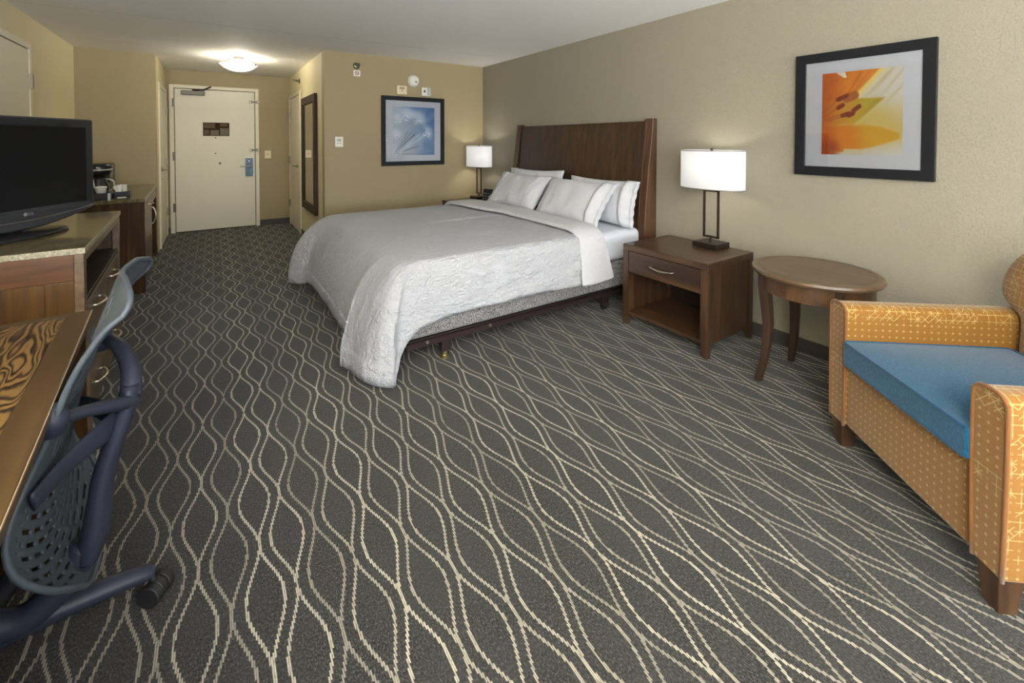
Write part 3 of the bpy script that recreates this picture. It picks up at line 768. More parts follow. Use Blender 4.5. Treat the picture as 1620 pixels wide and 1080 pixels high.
for x in (1.14, 2.49):
    for y in (2.40, 4.16):
        lg = BX('leg', metal, t, x + ox - 0.03, x + ox + 0.03, y + oy - 0.025, y + oy + 0.025, 0.045, 0.14, bevel=0.004)
        bm = bmesh.new()
        if x < 2:
            cyl(bm, (x + ox, y + oy, 0.0), (x + ox, y + oy, 0.016), 0.028, n=20); cyl(bm, (x + ox, y + oy, 0.014), (x + ox, y + oy, 0.046), 0.016, n=16)
            obj('glide', bm, plain('brass_glide', srgb(178, 164, 120), 0.35, 0.9), lg)
        else:
            cyl(bm, (x + ox - 0.016, y + oy, 0.026), (x + ox + 0.016, y + oy, 0.026), 0.026, n=20)
            tube(bm, [(x + ox - 0.024, y + oy - 0.028, 0.012), (x + ox - 0.024, y + oy - 0.028, 0.052), (x + ox + 0.024, y + oy - 0.028, 0.052), (x + ox + 0.024, y + oy - 0.028, 0.012)], 0.003, k=1, n=6)
            obj('caster', bm, M['rubber'], lg)

# coverlet
ST = [  # top edge x,y   hem x,y,z   kind (0 side .. 1 foot)
    (2.30, 4.215, 2.30, 4.30, .30, 0), (1.9, 4.215, 1.9, 4.30, .30, 0), (1.4, 4.215, 1.36, 4.31, .29, 0), (1.05, 4.215, .98, 4.33, .24, .2),
    (.93, 4.20, .74, 4.36, .13, .6), (.895, 4.17, .575, 4.31, .085, .9), (.885, 4.12, .535, 4.20, .085, 1), (.88, 4.04, .60, 4.05, .10, 1), (.88, 3.94, .655, 3.93, .125, 1),
    (.88, 3.6, .665, 3.57, .12, 1), (.88, 3.2, .667, 3.17, .115, 1), (.88, 2.9, .669, 2.90, .11, 1), (.88, 2.70, .668, 2.72, .085, 1),
    (.88, 2.64, .672, 2.66, .075, 1), (.88, 2.60, .655, 2.625, .05, 1), (.88, 2.56, .592, 2.59, .03, 1), (.881, 2.545, .598, 2.57, .027, 1), (.885, 2.46, .628, 2.44, .035, .95), (.89, 2.40, .66, 2.32, .035, .8), (.905, 2.362, .70, 2.255, .03, .7), (.925, 2.352, .764, 2.230, .018, .5), (.93, 2.35, .772, 2.228, .020, .5), (.945, 2.347, .79, 2.25, .075, .35),
    (.97, 2.345, .828, 2.266, .175, .25), (1.05, 2.345, .92, 2.27, .262, 0), (1.2, 2.345, 1.14, 2.275, .30, 0), (1.5, 2.345, 1.48, 2.27, .31, 0), (1.8, 2.345, 1.79, 2.272, .302, 0), (2.06, 2.345, 2.05, 2.27, .295, 0), (2.26, 2.345, 2.26, 2.27, .295, 0)]
def cat(a, b, c, d, t): return tuple(0.5 * ((2 * q) + (r - p) * t + (2 * p - 5 * q + 4 * r - s) * t * t + (3 * q - p - 3 * r + s) * t ** 3) for p, q, r, s in zip(a, b, c, d))
dense = []
for i in range(len(ST) - 1):
    for j in range(10): dense.append(cat(ST[max(i - 1, 0)], ST[i], ST[i + 1], ST[min(i + 2, len(ST) - 1)], j / 10))
dense.append(ST[-1])
ZT = 0.622
rows = []
for (tx, ty, hx, hy, hz, kd) in dense:
    kd = max(0, min(1, kd)); r = []
    sx = min(max(tx + 0.62 * kd, 1.5), 2.3); sy = 3.28
    if ty < sy: r.append(Vector((sx, sy + 0.05, ZT + 0.004)))
    else: r.append(Vector((sx, sy - 0.0, ZT + 0.0119)))
    for q in range(12):                                     # from the spine out to the edge
        f = q / 12
        x, y = sx + (tx - sx) * f, sy + (ty - sy) * f
        z = ZT + 0.012 * (1 - f ** 4) + min(1, f * 3) * (0.006 * noise.noise((x * 3, y * 3, 2)) + 0.005 * noise.noise((x * 9, y * 4 + x * 5, 5)))
        r.append(Vector((x, y, z)))
    d2 = Vector((hx - tx, hy - ty, 0)); nd = d2.normalized()
    for q in range(27):
        g = (q / 26) ** 1.7
        hs = (1 - (1 - g) ** 3.2) ** 0.34; hf = (1 - (1 - g) ** 2) ** 0.55
        h = hs + (hf - hs) * kd
        p = Vector((tx, ty, 0)) + d2 * h
        p.z = ZT - (ZT - hz) * g
        wv = 0.013 * noise.noise((p.x * 7, p.y * 7, p.z * 2.0)) + 0.008 * noise.noise((p.x * 22, p.y * 20, p.z * 9))
        if kd > 0.35 or kd < 0.3: p += nd * wv * min(1, g * 2.2) * 0.9
        p += nd * 0.006 * math.sin(q * 1.0 + tx * 9) * g * (1 - kd)
        r.append(p)
    hem = r[-1].copy(); r.append(hem - nd * 0.006 + Vector((0, 0, 0.004)))
    rows.append(r)
bm = bmesh.new(); grid(bm, rows); bmesh.ops.remove_doubles(bm, verts=bm.verts, dist=1e-4)
cov = obj('coverlet', bm, M['coverlet'], None, smooth=True, solid=0.007)
tag(cov, 'rumpled white coverlet draped over the bed and trailing at the corner', 'coverlet')
# hem band of the coverlet
bm = bmesh.new(); hb_rows = []
for (tx, ty, hx, hy, hz, kd), r in zip(dense, rows):
    d2 = Vector((hx - tx, hy - ty, 0)).normalized()
    hb_rows.append([r[-5] + d2 * 0.0068, r[-4] + d2 * 0.0078, r[-3] + d2 * 0.0078, r[-2] + d2 * 0.0076])
grid(bm, hb_rows); obj('hem', bm, M['coverlet'], cov, smooth=True, solid=0.0015)
# turned down sheet band, one closed quilted strip across the bed
path = [(4.30, .30), (4.298, .42), (4.285, .52), (4.255, .60), (4.20, .640), (4.10, .655), (3.7, .662), (3.28, .664), (2.8, .660), (2.5, .655), (2.40, .648), (2.335, .622), (2.29, .560), (2.268, .48), (2.255, .38), (2.248, .285)]
pp = smooth_path([(0, a_, b_) for a_, b_ in path], 4)
rows = []
for i, p in enumerate(pp):
    f = i / (len(pp) - 1)
    tan = (pp[min(i + 1, len(pp) - 1)] - pp[max(i - 1, 0)]).normalized(); nrm = Vector((0, -tan.z, tan.y))
    if nrm.z < 0 and abs(tan.z) < 0.5: nrm = -nrm
    if abs(tan.z) >= 0.5: nrm = Vector((0, 1 if p.y > 3.2 else -1, 0)) * abs(nrm.y) + Vector((0, 0, abs(nrm.z)))
    hang = max(0, min(1, (0.6 - p.z) / 0.32))
    near = p.y < 3.2
    x0 = 2.02 + 0.11 * sst(4.2, 2.9, p.y) + (-0.02 * hang if near else 0); x1 = 2.36 + 0.02 * sst(4.2, 2.5, p.y) + (0.08 * hang ** 1.5 if near else 0)
    ring = []
    for q in range(28):
        a_ = 2 * PI * q / 28
        cx_, cy_ = math.cos(a_), math.sin(a_)
        ex = abs(cx_) ** 0.35 * (1 if cx_ > 0 else -1); ey = abs(cy_) ** 0.7 * (1 if cy_ > 0 else -1)
        th = 0.019 - 0.008 * hang
        x = (x0 + x1) / 2 + ex * (x1 - x0) / 2 + 0.006 * noise.noise((p.y * 4, p.z * 4, cx_))
        bulge = 0.012 * noise.noise((x * 9, p.y * 3.5, p.z * 5)) + (0.02 * hang * math.sin((x - x0) / (x1 - x0) * PI * 1.6 + 0.4) if near else 0)
        ring.append(Vector((x, p.y, p.z)) + nrm * (ey * th + th - 0.012 + bulge))
    rows.append(ring)
bm = bmesh.new(); V = grid(bm, rows, closed_u=True); bm.faces.new(V[0]); bm.faces.new(V[-1])
obj('turned_down_band', bm, M['band'], cov, smooth=True, sub=1)

def pillow(label, c, lean, w, h, th, yaw_=0, roll_=0, hem=1, seed=0):
    """local x = across the bed (world -y..+y), z up the lean, y thickness; leans back towards +x"""
    t = thing('pillow', label, 'pillow', c, 0, 'pillows at the headboard')
    R = Matrix.Rotation(PI / 2 + yaw_, 3, 'Z') @ Matrix.Rotation(lean, 3, 'X') @ Matrix.Rotation(roll_, 3, 'Y')
    n, m = 46, 34
    def shape(off, flip, inner):
        rows = []
        for j in range(m + 1):
            r = []
            for i in range(n + 1):
                u, v = -1 + 2 * i / n, -1 + 2 * j / m
                k = max(0, (1 - abs(u) ** 3.2)) ** 0.55 * max(0, (1 - abs(v) ** 2.6)) ** 0.6
                px = 1 - 0.05 * (1 - v * v) * 0 - 0.07 * (1 - abs(v) ** 2) * abs(u) ** 2; pz = 1 - 0.09 * (1 - abs(u) ** 2) * abs(v) ** 2
                x, z = u * w / 2 * px, v * h / 2 * pz
                wr = 0.016 * noise.noise((x * 6 + seed, z * 6, seed * 3.1)) + 0.010 * noise.noise((x * 22 + seed, z * 9, 7 + seed)) * (0.3 + abs(u) ** 2)
                y = flip * (k * th / 2 + wr * min(1, k * 2.5))
                r.append(R @ Vector((x, y, z)))
            rows.append(r)
        return rows
    bm = bmesh.new(); grid(bm, shape(0, 1, 0)); grid(bm, shape(0, -1, 0)); bmesh.ops.remove_doubles(bm, verts=bm.verts, dist=1e-4)
    obj('cushion', bm, M['pillow'], t, smooth=True)
    # flat open hem of the pillowcase at one end
    bm = bmesh.new(); rows = []
    for j in range(21):
        v = -1 + j / 10
        z = v * h / 2 * 0.985
        r = []
        for q, (x, yy) in enumerate(((0.80, 0.42), (0.86, 0.30), (0.93, 0.16), (1.0, 0.07), (1.07, 0.035), (1.12, 0.02))):
            k = max(0, (1 - abs(v) ** 2.6)) ** 0.6
            u = min(1, x); prof = max(0.0, (1 - u ** 3.2)) ** 0.55
            wr = 0.006 * math.sin(v * 17 + seed + q * 0.5) + 0.006 * noise.noise((v * 5, q * 0.6, seed))
            y = (prof * th / 2 + 0.006) * k + 0.006 + wr * (0.4 + 0.2 * q) * 0.6
            r.append((x * w / 2 * hem * (1 - 0.06 * (1 - v * v)), y, z))
        rows.append([R @ Vector(p) for p in r])
    rows2 = [[p - R @ Vector((0, 0.014 + 2 * max(0, (1 - min(1, abs((i - 10) / 10)) ** 2.6)) * 0.004, 0)) if q >= 3 else p - R @ Vector((0, 0.004, 0)) for q, p in enumerate(r)] for i, r in enumerate(rows)]
    grid(bm, rows); grid(bm, rows2)
    obj('case_hem', bm, M['pillow'], t, smooth=True, solid=0.002)
    return t
LN = math.radians(36)
pillow('white pillow standing at the back far end of the headboard, mostly hidden', (2.772, 3.66, 0.815), math.radians(12), 0.84, 0.40, 0.12, 0.02, 0.02, hem=1, seed=1)
pillow('white pillow standing behind the others at the nightstand end of the headboard', (2.765, 2.75, 0.795), math.radians(12), 0.78, 0.38, 0.13, -0.02, 0.0, hem=-1, seed=2)
pillow('white pillow leaning in front at the far side of the bed', (2.575, 3.68, 0.790), LN, 0.80, 0.42, 0.14, 0.0, 0.0, hem=1, seed=3)
pillow('white pillow leaning in front at the near side of the bed, creased hem showing', (2.56, 2.87, 0.790), LN, 0.78, 0.42, 0.14, -0.02, 0.0, hem=-1, seed=4)

# ------------------------------------------------------------------ headboard
t = thing('headboard', 'tall curved dark wood headboard with side posts against the wall', 'headboard', (XR, 3.28, 0))
prof = [(0.0, .152), (.3, .152), (.55, .148), (.75, .138), (.95, .118), (1.15, .092), (1.32, .070), (1.42, .058), (1.488, .052)]
def hpts(off, ztop, back):
    f = [(-d_ + off, z) for z, d_ in prof if z < ztop] + [(-(prof[-1][1] if ztop > 1.48 else .055) + off, ztop)]
    f = [tuple(p[:2]) for p in [(q.x, q.z) for q in smooth_path([(a_, 0, b_) for a_, b_ in f], 4)]]
    return f + [(back, ztop), (back, 0)]
for y0, y1 in ((-0.965, -0.880), (0.885, 0.97)):
    bm = bmesh.new(); prism(bm, hpts(0, 1.488, -0.003), 'y', y0, y1)
    obj('post', bm, wood('lit_post_wood', srgb(50, 32, 20), srgb(84, 56, 35), srgb(116, 82, 52), axis='z', rough=0.3) if y0 < 0 and 'lit_post_wood' not in bpy.data.materials else bpy.data.materials['lit_post_wood'], t, bevel=0.005)  # post wood lightened to carry the lamp light on its side
    s = 1 if y0 < 0 else -1
    bm = bmesh.new(); prism(bm, [(p[0] - 0.003, p[1]) for p in hpts(0, 1.478, -0.02)], 'y', (y1 if s > 0 else y0) - 0.022 * (s > 0), (y1 if s > 0 else y0) + 0.022 * (s < 0))
    obj('bead', bm, M['head_wood'], t, bevel=0.002)
bm = bmesh.new(); prism(bm, hpts(0.012, 1.468, -0.02), 'y', -0.885, 0.89); obj('panel', bm, M['head_wood'], t, bevel=0.003)

# ------------------------------------------------------------------ nightstands
def make_nightstand(label, loc):
    t = thing('nightstand', label, 'nightstand', loc, 0, 'pair of bedside tables')
    hx, hy, z1 = 0.26, 0.326, 0.5725
    bm = bmesh.new(); box(bm, -hx, hx, -hy, hy, z1 - 0.042, z1); tp = obj('top', bm, M['wood_y'], t, bevel=0.003)
    bm = bmesh.new(); bw = 0.055
    for b in ((-hx + bw, hx - bw, -hy + bw, -hy + bw + 0.002), (-hx + bw, hx - bw, hy - bw - 0.002, hy - bw), (-hx + bw, -hx + bw + 0.002, -hy + bw, hy - bw), (hx - bw - 0.002, hx - bw, -hy + bw, hy - bw)): box(bm, *b, z1 - 0.0006, z1 + 0.0004)
    obj('inlay_line', bm, M['niche'], tp)
    for sx in (-1, 1):
        for sy in (-1, 1):
            bm = bmesh.new(); c = 0.048; X0, Y0 = sx * hx, sy * hy
            rr = []
            for z, k in ((z1 - 0.042, 1), (0.09, 1), (0.05, 0.86), (0.0, 0.66)):
                rr.append([bm.verts.new(p) for p in ((X0, Y0, z), (X0 - sx * c * k, Y0, z), (X0 - sx * c * k, Y0 - sy * c * k, z), (X0, Y0 - sy * c * k, z))])
            for A, B in zip(rr, rr[1:]):
                for k in range(4): bm.faces.new([A[k], A[(k + 1) % 4], B[(k + 1) % 4], B[k]])
            bm.faces.new(rr[0]); bm.faces.new(rr[-1])
            obj('leg', bm, M['wood_z'], t, bevel=0.002)
    for sy in (-1, 1):
        y = sy * (hy - 0.010)
        BX('side_panel', M['wood_z'], t, -hx + 0.048, hx - 0.048, min(y, y - sy * 0.014), max(y, y - sy * 0.014), 0.075, z1 - 0.042, bevel=0.001)
    BX('back_panel', M['niche'], t, hx - 0.024, hx - 0.012, -hy + 0.024, hy - 0.024, 0.075, z1 - 0.042)
    BX('shelf', M['wood_y'], t, -hx + 0.006, hx - 0.024, -hy + 0.048, hy - 0.048, 0.078, 0.100, bevel=0.002)
    BX('divider', M['niche'], t, -hx + 0.03, hx - 0.024, -hy + 0.024, hy - 0.024, 0.368, 0.378)
    dr = BX('drawer', M['wood_y'], t, -hx + 0.004, -hx + 0.024, -hy + 0.051, hy - 0.051, 0.381, z1 - 0.046, bevel=0.002)
    bm = bmesh.new(); tube(bm, [(-hx + 0.004, -0.085, 0.462), (-hx - 0.014, -0.078, 0.460), (-hx - 0.020, 0.0, 0.452), (-hx - 0.014, 0.078, 0.460), (-hx + 0.004, 0.085, 0.462)], [0.007, 0.0065, 0.009, 0.0065, 0.007], flat=(1, 0.8))
    obj('handle', bm, M['nickel'], dr, smooth=True)
    return t
ns = make_nightstand('open shelf nightstand in full view right of the bed', (2.677, 1.819, 0))
dup(ns, (2.60, 4.66, 0), 0, 'nightstand in the far corner, mostly hidden behind the bed')

# ------------------------------------------------------------------ bedside lamps
def make_lamp(label, loc):
    t = thing('table_lamp', label, 'lamp', loc, 0, 'bedside lamps')
    b = BX('base', M['bronze'], t, -0.082, 0.082, -0.088, 0.088, 0, 0.034, bevel=0.002)
    bm = bmesh.new()
    for y in (0.045, 0.012): box(bm, -0.075, -0.045, y - 0.010, y + 0.010, 0.034, 0.0352)
    obj('outlet', bm, M['black'], b)
    bm = bmesh.new(); z0, z1, wy, q = 0.062, 0.392, 0.058, 0.0065
    for bx in ((-q, q, -wy, -wy + 2 * q, z0, z1), (-q, q, wy - 2 * q, wy, z0, z1), (-q, q, -wy, wy, z0, z0 + 2 * q), (-q, q, -wy, wy, z1 - 2 * q, z1)): box(bm, *bx)
    obj('stem_frame', bm, M['bronze'], t, bevel=0.001)
    bm = bmesh.new(); cyl(bm, (0, 0, 0.034), (0, 0, z0 + 0.004), 0.009); obj('foot_post', bm, M['bronze'], t)
    bm = bmesh.new(); cyl(bm, (0, 0, z1 - 0.004), (0, 0, 0.46), 0.009); cyl(bm, (0, 0, 0.44), (0, 0, 0.49), 0.016); cyl(bm, (0, 0, 0.49), (0, 0, 0.675), 0.003)
    obj('neck', bm, M['bronze'], t, smooth=False)
    bm = bmesh.new(); lathe(bm, (0, 0, 0.405), [(1.0, 0), (1.0, 0.262), (0.985, 0.262), (0.985, 0), (1.0, 0)], 56, sx=0.135, sy=0.225)
    bmesh.ops.remove_doubles(bm, verts=bm.verts, dist=1e-6)
    sh = obj('shade', bm, M['shade'], t, smooth=False)
    for p in sh.data.polygons: p.use_smooth = True
    for z in (0.405, 0.664):
        bm = bmesh.new(); tube(bm, [(0.136 * math.cos(2 * PI * k / 56), 0.226 * math.sin(2 * PI * k / 56), z) for k in range(56)], 0.0032, n=6, k=1, closed=True)
        obj('trim_ring', bm, M['steel'], sh, smooth=True)
    bm = bmesh.new(); tube(bm, [(-0.13, 0, 0.655), (0.13, 0, 0.655)], 0.003, k=1, n=6); tube(bm, [(0, -0.22, 0.655), (0, 0.22, 0.655)], 0.003, k=1, n=6)
    obj('spider', bm, M['bronze'], t)
    bm = bmesh.new(); cyl(bm, (0, 0, 0.655), (0, 0, 0.682), 0.009, n=14); obj('finial', bm, M['bronze'], t)
    bm = bmesh.new(); lathe(bm, (0, 0, 0.49), [(0, 0.0), (0.018, 0.01), (0.032, 0.05), (0.030, 0.075), (0.016, 0.095), (0, 0.1)], 16); obj('bulb', bm, M['bulb'], t, smooth=True)
    return t
lp1, lp2 = (2.845, 1.738, 0.5735), (2.775, 4.83, 0.5735)
lm = make_lamp('lit white drum lamp on the near nightstand right of the bed', lp1)
dup(lm, lp2, 0, 'lit white drum lamp in the far corner left of the headboard')

# unseen uplighter behind the viewer, added to light the room off the ceiling
up1 = (-0.85, -1.1, 0.0)
t = thing('added_uplighter', 'unseen slim bronze uplighter added beyond the near end of the desk to light the room', 'lamp', up1)
bm = bmesh.new(); lathe(bm, (0, 0, 0), [(0, 0), (.14, 0), (.14, .012), (.03, .03), (0, .03)], 32); obj('base', bm, M['bronze'], t, smooth=True)
bm = bmesh.new(); cyl(bm, (0, 0, 0.02), (0, 0, 1.62), 0.013); obj('pole', bm, M['bronze'], t)
bm = bmesh.new(); lathe(bm, (0, 0, 1.60), [(0, 0), (.05, .01), (.12, .07), (.17, .15), (.165, .15), (.115, .08), (.05, .02), (0, .012)], 36); obj('bowl', bm, M['bronze'], t, smooth=True)

# alarm clock
t = thing('alarm_clock', 'small dark clock radio on the far nightstand behind the pillows', 'clock', (2.735, 4.545, 0.5735), math.radians(25))
bm = bmesh.new(); prism(bm, [(-0.055, 0), (0.055, 0), (0.05, 0.14), (-0.005, 0.155)], 'y', -0.06, 0.06); obj('body', bm, M['black'], t, bevel=0.008)
bm = bmesh.new()
for i in range(3):
    for j in range(3): box(bm, -0.046 + 0.012 * j - 0.012, -0.040 + 0.012 * j, -0.045 + 0.032 * i, -0.025 + 0.032 * i, 0.03 + 0.03 * j, 0.045 + 0.03 * j)
obj('buttons', bm, plain('button_dark_grey', srgb(96, 98, 108), 0.4), t, bevel=0.002)

# ------------------------------------------------------------------ round end table
t = thing('end_table', 'round wooden end table between the nightstand and the armchair', 'table', (2.635, 1.02, 0))
bm = bmesh.new(); lathe(bm, (0, 0, 0), [(0, .622), (.254, .622), (.256, .6195), (.259, .6195), (.261, .622), (.284, .622), (.292, .617), (.294, .606), (.288, .594), (.27, .590), (0, .590)], 72); tp = obj('top', bm, M['table_y'], t, smooth=True)
m = tp.modifiers.new('edge', 'EDGE_SPLIT'); m.split_angle = math.radians(35)
bm = bmesh.new(); lathe(bm, (0, 0, 0), [(.256, .59), (.256, .505), (.236, .505), (.236, .59)], 64); obj('apron', bm, wood('apron_wood', srgb(52, 34, 20), srgb(88, 62, 38), srgb(116, 88, 58), axis='x', rough=0.3), t, smooth=False)
for p in t.children[-1].data.polygons: p.use_smooth = abs(p.normal.z) < 0.5
for k in range(4):
    a_ = PI / 4 + k * PI / 2; dx, dy = math.cos(a_), math.sin(a_)
    bm = bmesh.new(); rings = []
    for z, r, wd in ((.590, .255, .050), (.52, .254, .050), (.43, .243, .048), (.32, .234, .043), (.20, .240, .038), (.10, .256, .034), (0, .280, .030)):
        c = Vector((dx * (r - 0.012), dy * (r - 0.012), z)); u = Vector((dx, dy, 0)); v = Vector((-dy, dx, 0))
        # square leg, faces along x and y
        rings.append([bm.verts.new(c + Vector((sx * wd / 2, sy * wd / 2, 0))) for sx, sy in ((-1, -1), (1, -1), (1, 1), (-1, 1))])
    for A, B in zip(rings, rings[1:]):
        for q in range(4): bm.faces.new([A[q], A[(q + 1) % 4], B[(q + 1) % 4], B[q]])
    bm.faces.new(rings[0]); bm.faces.new(rings[-1])
    obj('leg', bm, M['table_z'], t, bevel=0.003)

# ------------------------------------------------------------------ armchair
t = thing('armchair', 'mustard patterned armchair with a teal blue seat cushion', 'armchair', (1.997, 0.510, 0), math.radians(-129.96))
def arm_profile(x0, x1, zb, zt, n=9):
    w_ = x1 - x0; r = w_ * 0.5
    p = [(x0 + 0.006, zb), (x0, (zb + zt) / 2)]
    for k in range(n + 1):
        a_ = PI - PI * k / n
        ca, sa = math.cos(a_), math.sin(a_)
        p.append(((x0 + x1) / 2 + r * abs(ca) ** 0.75 * (1 if ca > 0 else -1), zt - r * 0.85 + r * 0.85 * sa ** 0.8))
    p += [(x1, (zb + zt) / 2), (x1 - 0.006, zb)]
    return p
for x0, x1 in ((-0.382, -0.283), (0.283, 0.382)):
    bm = bmesh.new(); pf = arm_profile(x0, x1, 0.105, 0.615); prism(bm, pf, 'y', 0.0, 0.78)
    ar = obj('arm', bm, M['mustard'], t, bevel=0.008, seg=2, uv=True)
    bm = bmesh.new(); tube(bm, [(x, 0.002, z) for x, z in pf], 0.0055, n=8, k=3); obj('piping', bm, M['piping'], ar, smooth=True)
BX('seat_rail', M['mustard'], t, -0.29, 0.29, 0.012, 0.74, 0.105, 0.372, bevel=0.012, uv=True)
def cushion():
    bm = bmesh.new(); rows = []
    x0, x1, y0, y1, z0, z1 = -0.280, 0.280, -0.012, 0.615, 0.374, 0.468
    n = 22
    top = [[(x0 + (x1 - x0) * i / n, y0 + (y1 - y0) * j / n, z1 + 0.022 * (1 - abs(2 * i / n - 1) ** 2.5) * (1 - abs(2 * j / n - 1) ** 2.5)) for i in range(n + 1)] for j in range(n + 1)]
    bot = [[(p[0], p[1], z0) for p in r] for r in top]
    Vt = grid(bm, top); Vb = grid(bm, bot)
    def rim(V): return V[0][:-1] + [r[-1] for r in V[:-1]] + V[-1][:0:-1] + [r[0] for r in V[:0:-1]]
    A, B = rim(Vt), rim(Vb)
    for k in range(len(A)): bm.faces.new([A[k], A[(k + 1) % len(A)], B[(k + 1) % len(A)], B[k]])
    c = obj('seat_cushion', bm, M['teal'], t, bevel=0.010, seg=3, label='teal blue seat cushion')
    for z in (z1 - 0.002, z0 + 0.004):
        bm = bmesh.new(); e = 0.004; rr = 0.02
        pts = []
        for cx_, cy_, a0 in ((x0 + rr, y0 + rr, PI), (x1 - rr, y0 + rr, 1.5 * PI), (x1 - rr, y1 - rr, 0), (x0 + rr, y1 - rr, PI / 2)):
            for k in range(5): pts.append((cx_ + (rr - 0.002) * math.cos(a0 + k * PI / 8), cy_ + (rr - 0.002) * math.sin(a0 + k * PI / 8), z))
        tube(bm, pts, 0.0055, n=8, k=1, closed=True); obj('piping', bm, M['teal_side'], c, smooth=True)
cushion()
# back: profile leaning, T-shaped, widening over the arms
bm = bmesh.new(); rings = []
for z, hw, yf, yb in ((0.36, .278, .600, .77), (.50, .278, .612, .775), (.58, .279, .620, .78), (.612, .290, .622, .782), (.635, .338, .624, .785), (.66, .372, .628, .79), (.70, .384, .634, .795), (.76, .378, .646, .803), (.82, .352, .660, .812), (.86, .315, .674, .816), (.885, .25, .695, .812), (.895, .16, .72, .80)):
    ring = []
    for k in range(40):
        a_ = 2 * PI * k / 40; ca, sa = math.cos(a_), math.sin(a_)
        ex = abs(ca) ** 0.42 * (1 if ca > 0 else -1); ey = abs(sa) ** 0.5 * (1 if sa > 0 else -1)
        bulge = -0.018 * max(0, -sa) * (1 - ex * ex)
        ring.append((ex * hw, (yf + yb) / 2 + ey * (yb - yf) / 2 + bulge, z))
    rings.append(ring)
V = grid(bm, rings, closed_u=True); bm.faces.new(V[0]); bm.faces.new(V[-1])
obj('back', bm, M['mustard'], t, smooth=True, sub=1, uv=True)
for x in (-0.335, 0.335):
    for y in (0.035, 0.72):
        bm = bmesh.new(); rr = []
        for z, k in ((0.112, 0.034), (0.0, 0.024)):
            rr.append([bm.verts.new((x + sx * k, y + sy * k + (0.03 if y > 0.5 and z == 0 else 0), z)) for sx, sy in ((-1, -1), (1, -1), (1, 1), (-1, 1))])
        for q in range(4): bm.faces.new([rr[0][q], rr[0][(q + 1) % 4], rr[1][(q + 1) % 4], rr[1][q]])
        bm.faces.new(rr[0]); bm.faces.new(rr[1])
        obj('leg', bm, M['wood_z'], t, bevel=0.003, label='dark wood leg')
# ------------------------------------------------------------------ dresser
def bow(bm, a, b, out, r=0.006):
    a, b, out = Vector(a), Vector(b), Vector(out); d = b - a
    tube(bm, [a, a + out * 0.55 + d * 0.06, a + out + d * 0.5, b + out * 0.55 - d * 0.06, b], [r, r * 0.95, r * 1.25, r * 0.95, r])
t = thing('dresser', 'dark wood dresser with granite top under the television', 'dresser', (-0.445, 2.48, 0), math.radians(2.193))
DL, DD, DH = 1.176, 0.62, 0.861
BX('granite_top', M['granite'], t, -DD, 0.004, -0.006, DL + 0.004, DH - 0.026, DH, bevel=0.002)
BX('edge_strip', M['granite_edge'], t.children[0], (-DD, 0.0052, -0.0072, -0.006, DH - 0.024, DH - 0.002), (0.004, 0.0052, -0.006, DL + 0.004, DH - 0.024, DH - 0.002))
BX('apron', M['pale_face_z'], t, -0.03, 0.0, 0.0, DL, 0.797, DH - 0.026, bevel=0.002)
BXS('stile', M['pale_face_z'], t, (-0.03, 0.0, 0.0, 0.056, 0.0, 0.797), (-0.03, 0.0, DL - 0.056, DL, 0.0, 0.797), bevel=0.002)
BX('side_rail', M['amber_x'], t, (-DD, -0.03, 0.0, 0.022, 0.728, DH - 0.026), bevel=0.002, label='reddish brown top rail of the side')
BXS('side_stile', M['amber_z'], t, (-0.115, -0.03, 0.0, 0.022, 0.0, 0.727), (-DD, -DD + 0.09, 0.0, 0.022, 0.0, 0.727), bevel=0.002)
BXS('side_panel', M['amber_z'], t, (-DD + 0.09, -0.115, 0.006, 0.020, 0.06, 0.727), (-DD, -0.03, DL - 0.02, DL, 0.0, DH - 0.026), label='amber brown wood side panel')
BX('back_panel', M['niche'], t, -DD, -DD + 0.012, 0.02, DL - 0.02, 0.06, DH - 0.026)
BX('niche_shelf', M['niche'], t, -DD + 0.012, -0.004, 0.022, DL - 0.022, 0.616, 0.636, bevel=0.002)
BX('plinth', M['niche'], t, -0.05, -0.035, 0.05, DL - 0.05, 0.0, 0.075)
for y0, y1 in ((0.062, 0.584), (0.592, 1.114)):
    for z0, z1, hz in ((0.350, 0.611, 0.556), (0.085, 0.343, 0.205)):
        dr = BX('drawer', M['pale_face_z'], t, -0.30, -0.003, y0, y1, z0, z1, bevel=0.002)
        yc = (y0 + y1) / 2 - 0.03
        bm = bmesh.new(); bow(bm, (-0.003, yc - 0.075, hz), (-0.003, yc + 0.075, hz), (0.034, 0, -0.004)); obj('handle', bm, M['nickel'], dr, smooth=True)

# ------------------------------------------------------------------ television
t = thing('television', 'black flat screen television on its oval stand on the dresser', 'television', (-0.748, 2.885, DH + 0.0005), math.radians(59.5))
# outline with bowed lower lip
def tv_out(g, zb0, zb1, zt):
    hw = 0.392 - g
    p = [(-hw, zt), (hw, zt)]
    for k in range(13):
        x = hw - 2 * hw * k / 12
        p.append((x, zb0 + (zb1 - zb0) * (x / hw) ** 2))
    return p
bm = bmesh.new(); prism(bm, tv_out(0.0, 0.026, 0.090, 0.549), 'y', -0.022, 0.03); obj('bezel', bm, M['gloss_black'], t, bevel=0.009, seg=3)
bm = bmesh.new(); box(bm, -0.32, 0.32, 0.03, 0.085, 0.12, 0.50); obj('back_housing', bm, M['black'], t, bevel=0.02)
sm = plain('tv_screen', srgb(12, 13, 15), 0.3, spec=0.25)
BX('screen', sm, t, -0.345, 0.345, -0.0235, -0.021, 0.125, 0.505)
bm = bmesh.new()
pts = [(x, -0.0225, 0.070 + 0.030 * (x / 0.392) ** 2) for x in [-0.38 + 0.76 * k / 24 for k in range(25)]]
tube(bm, pts, 0.0018, n=6, k=1)
obj('chrome_line', bm, M['nickel'], t, smooth=True)
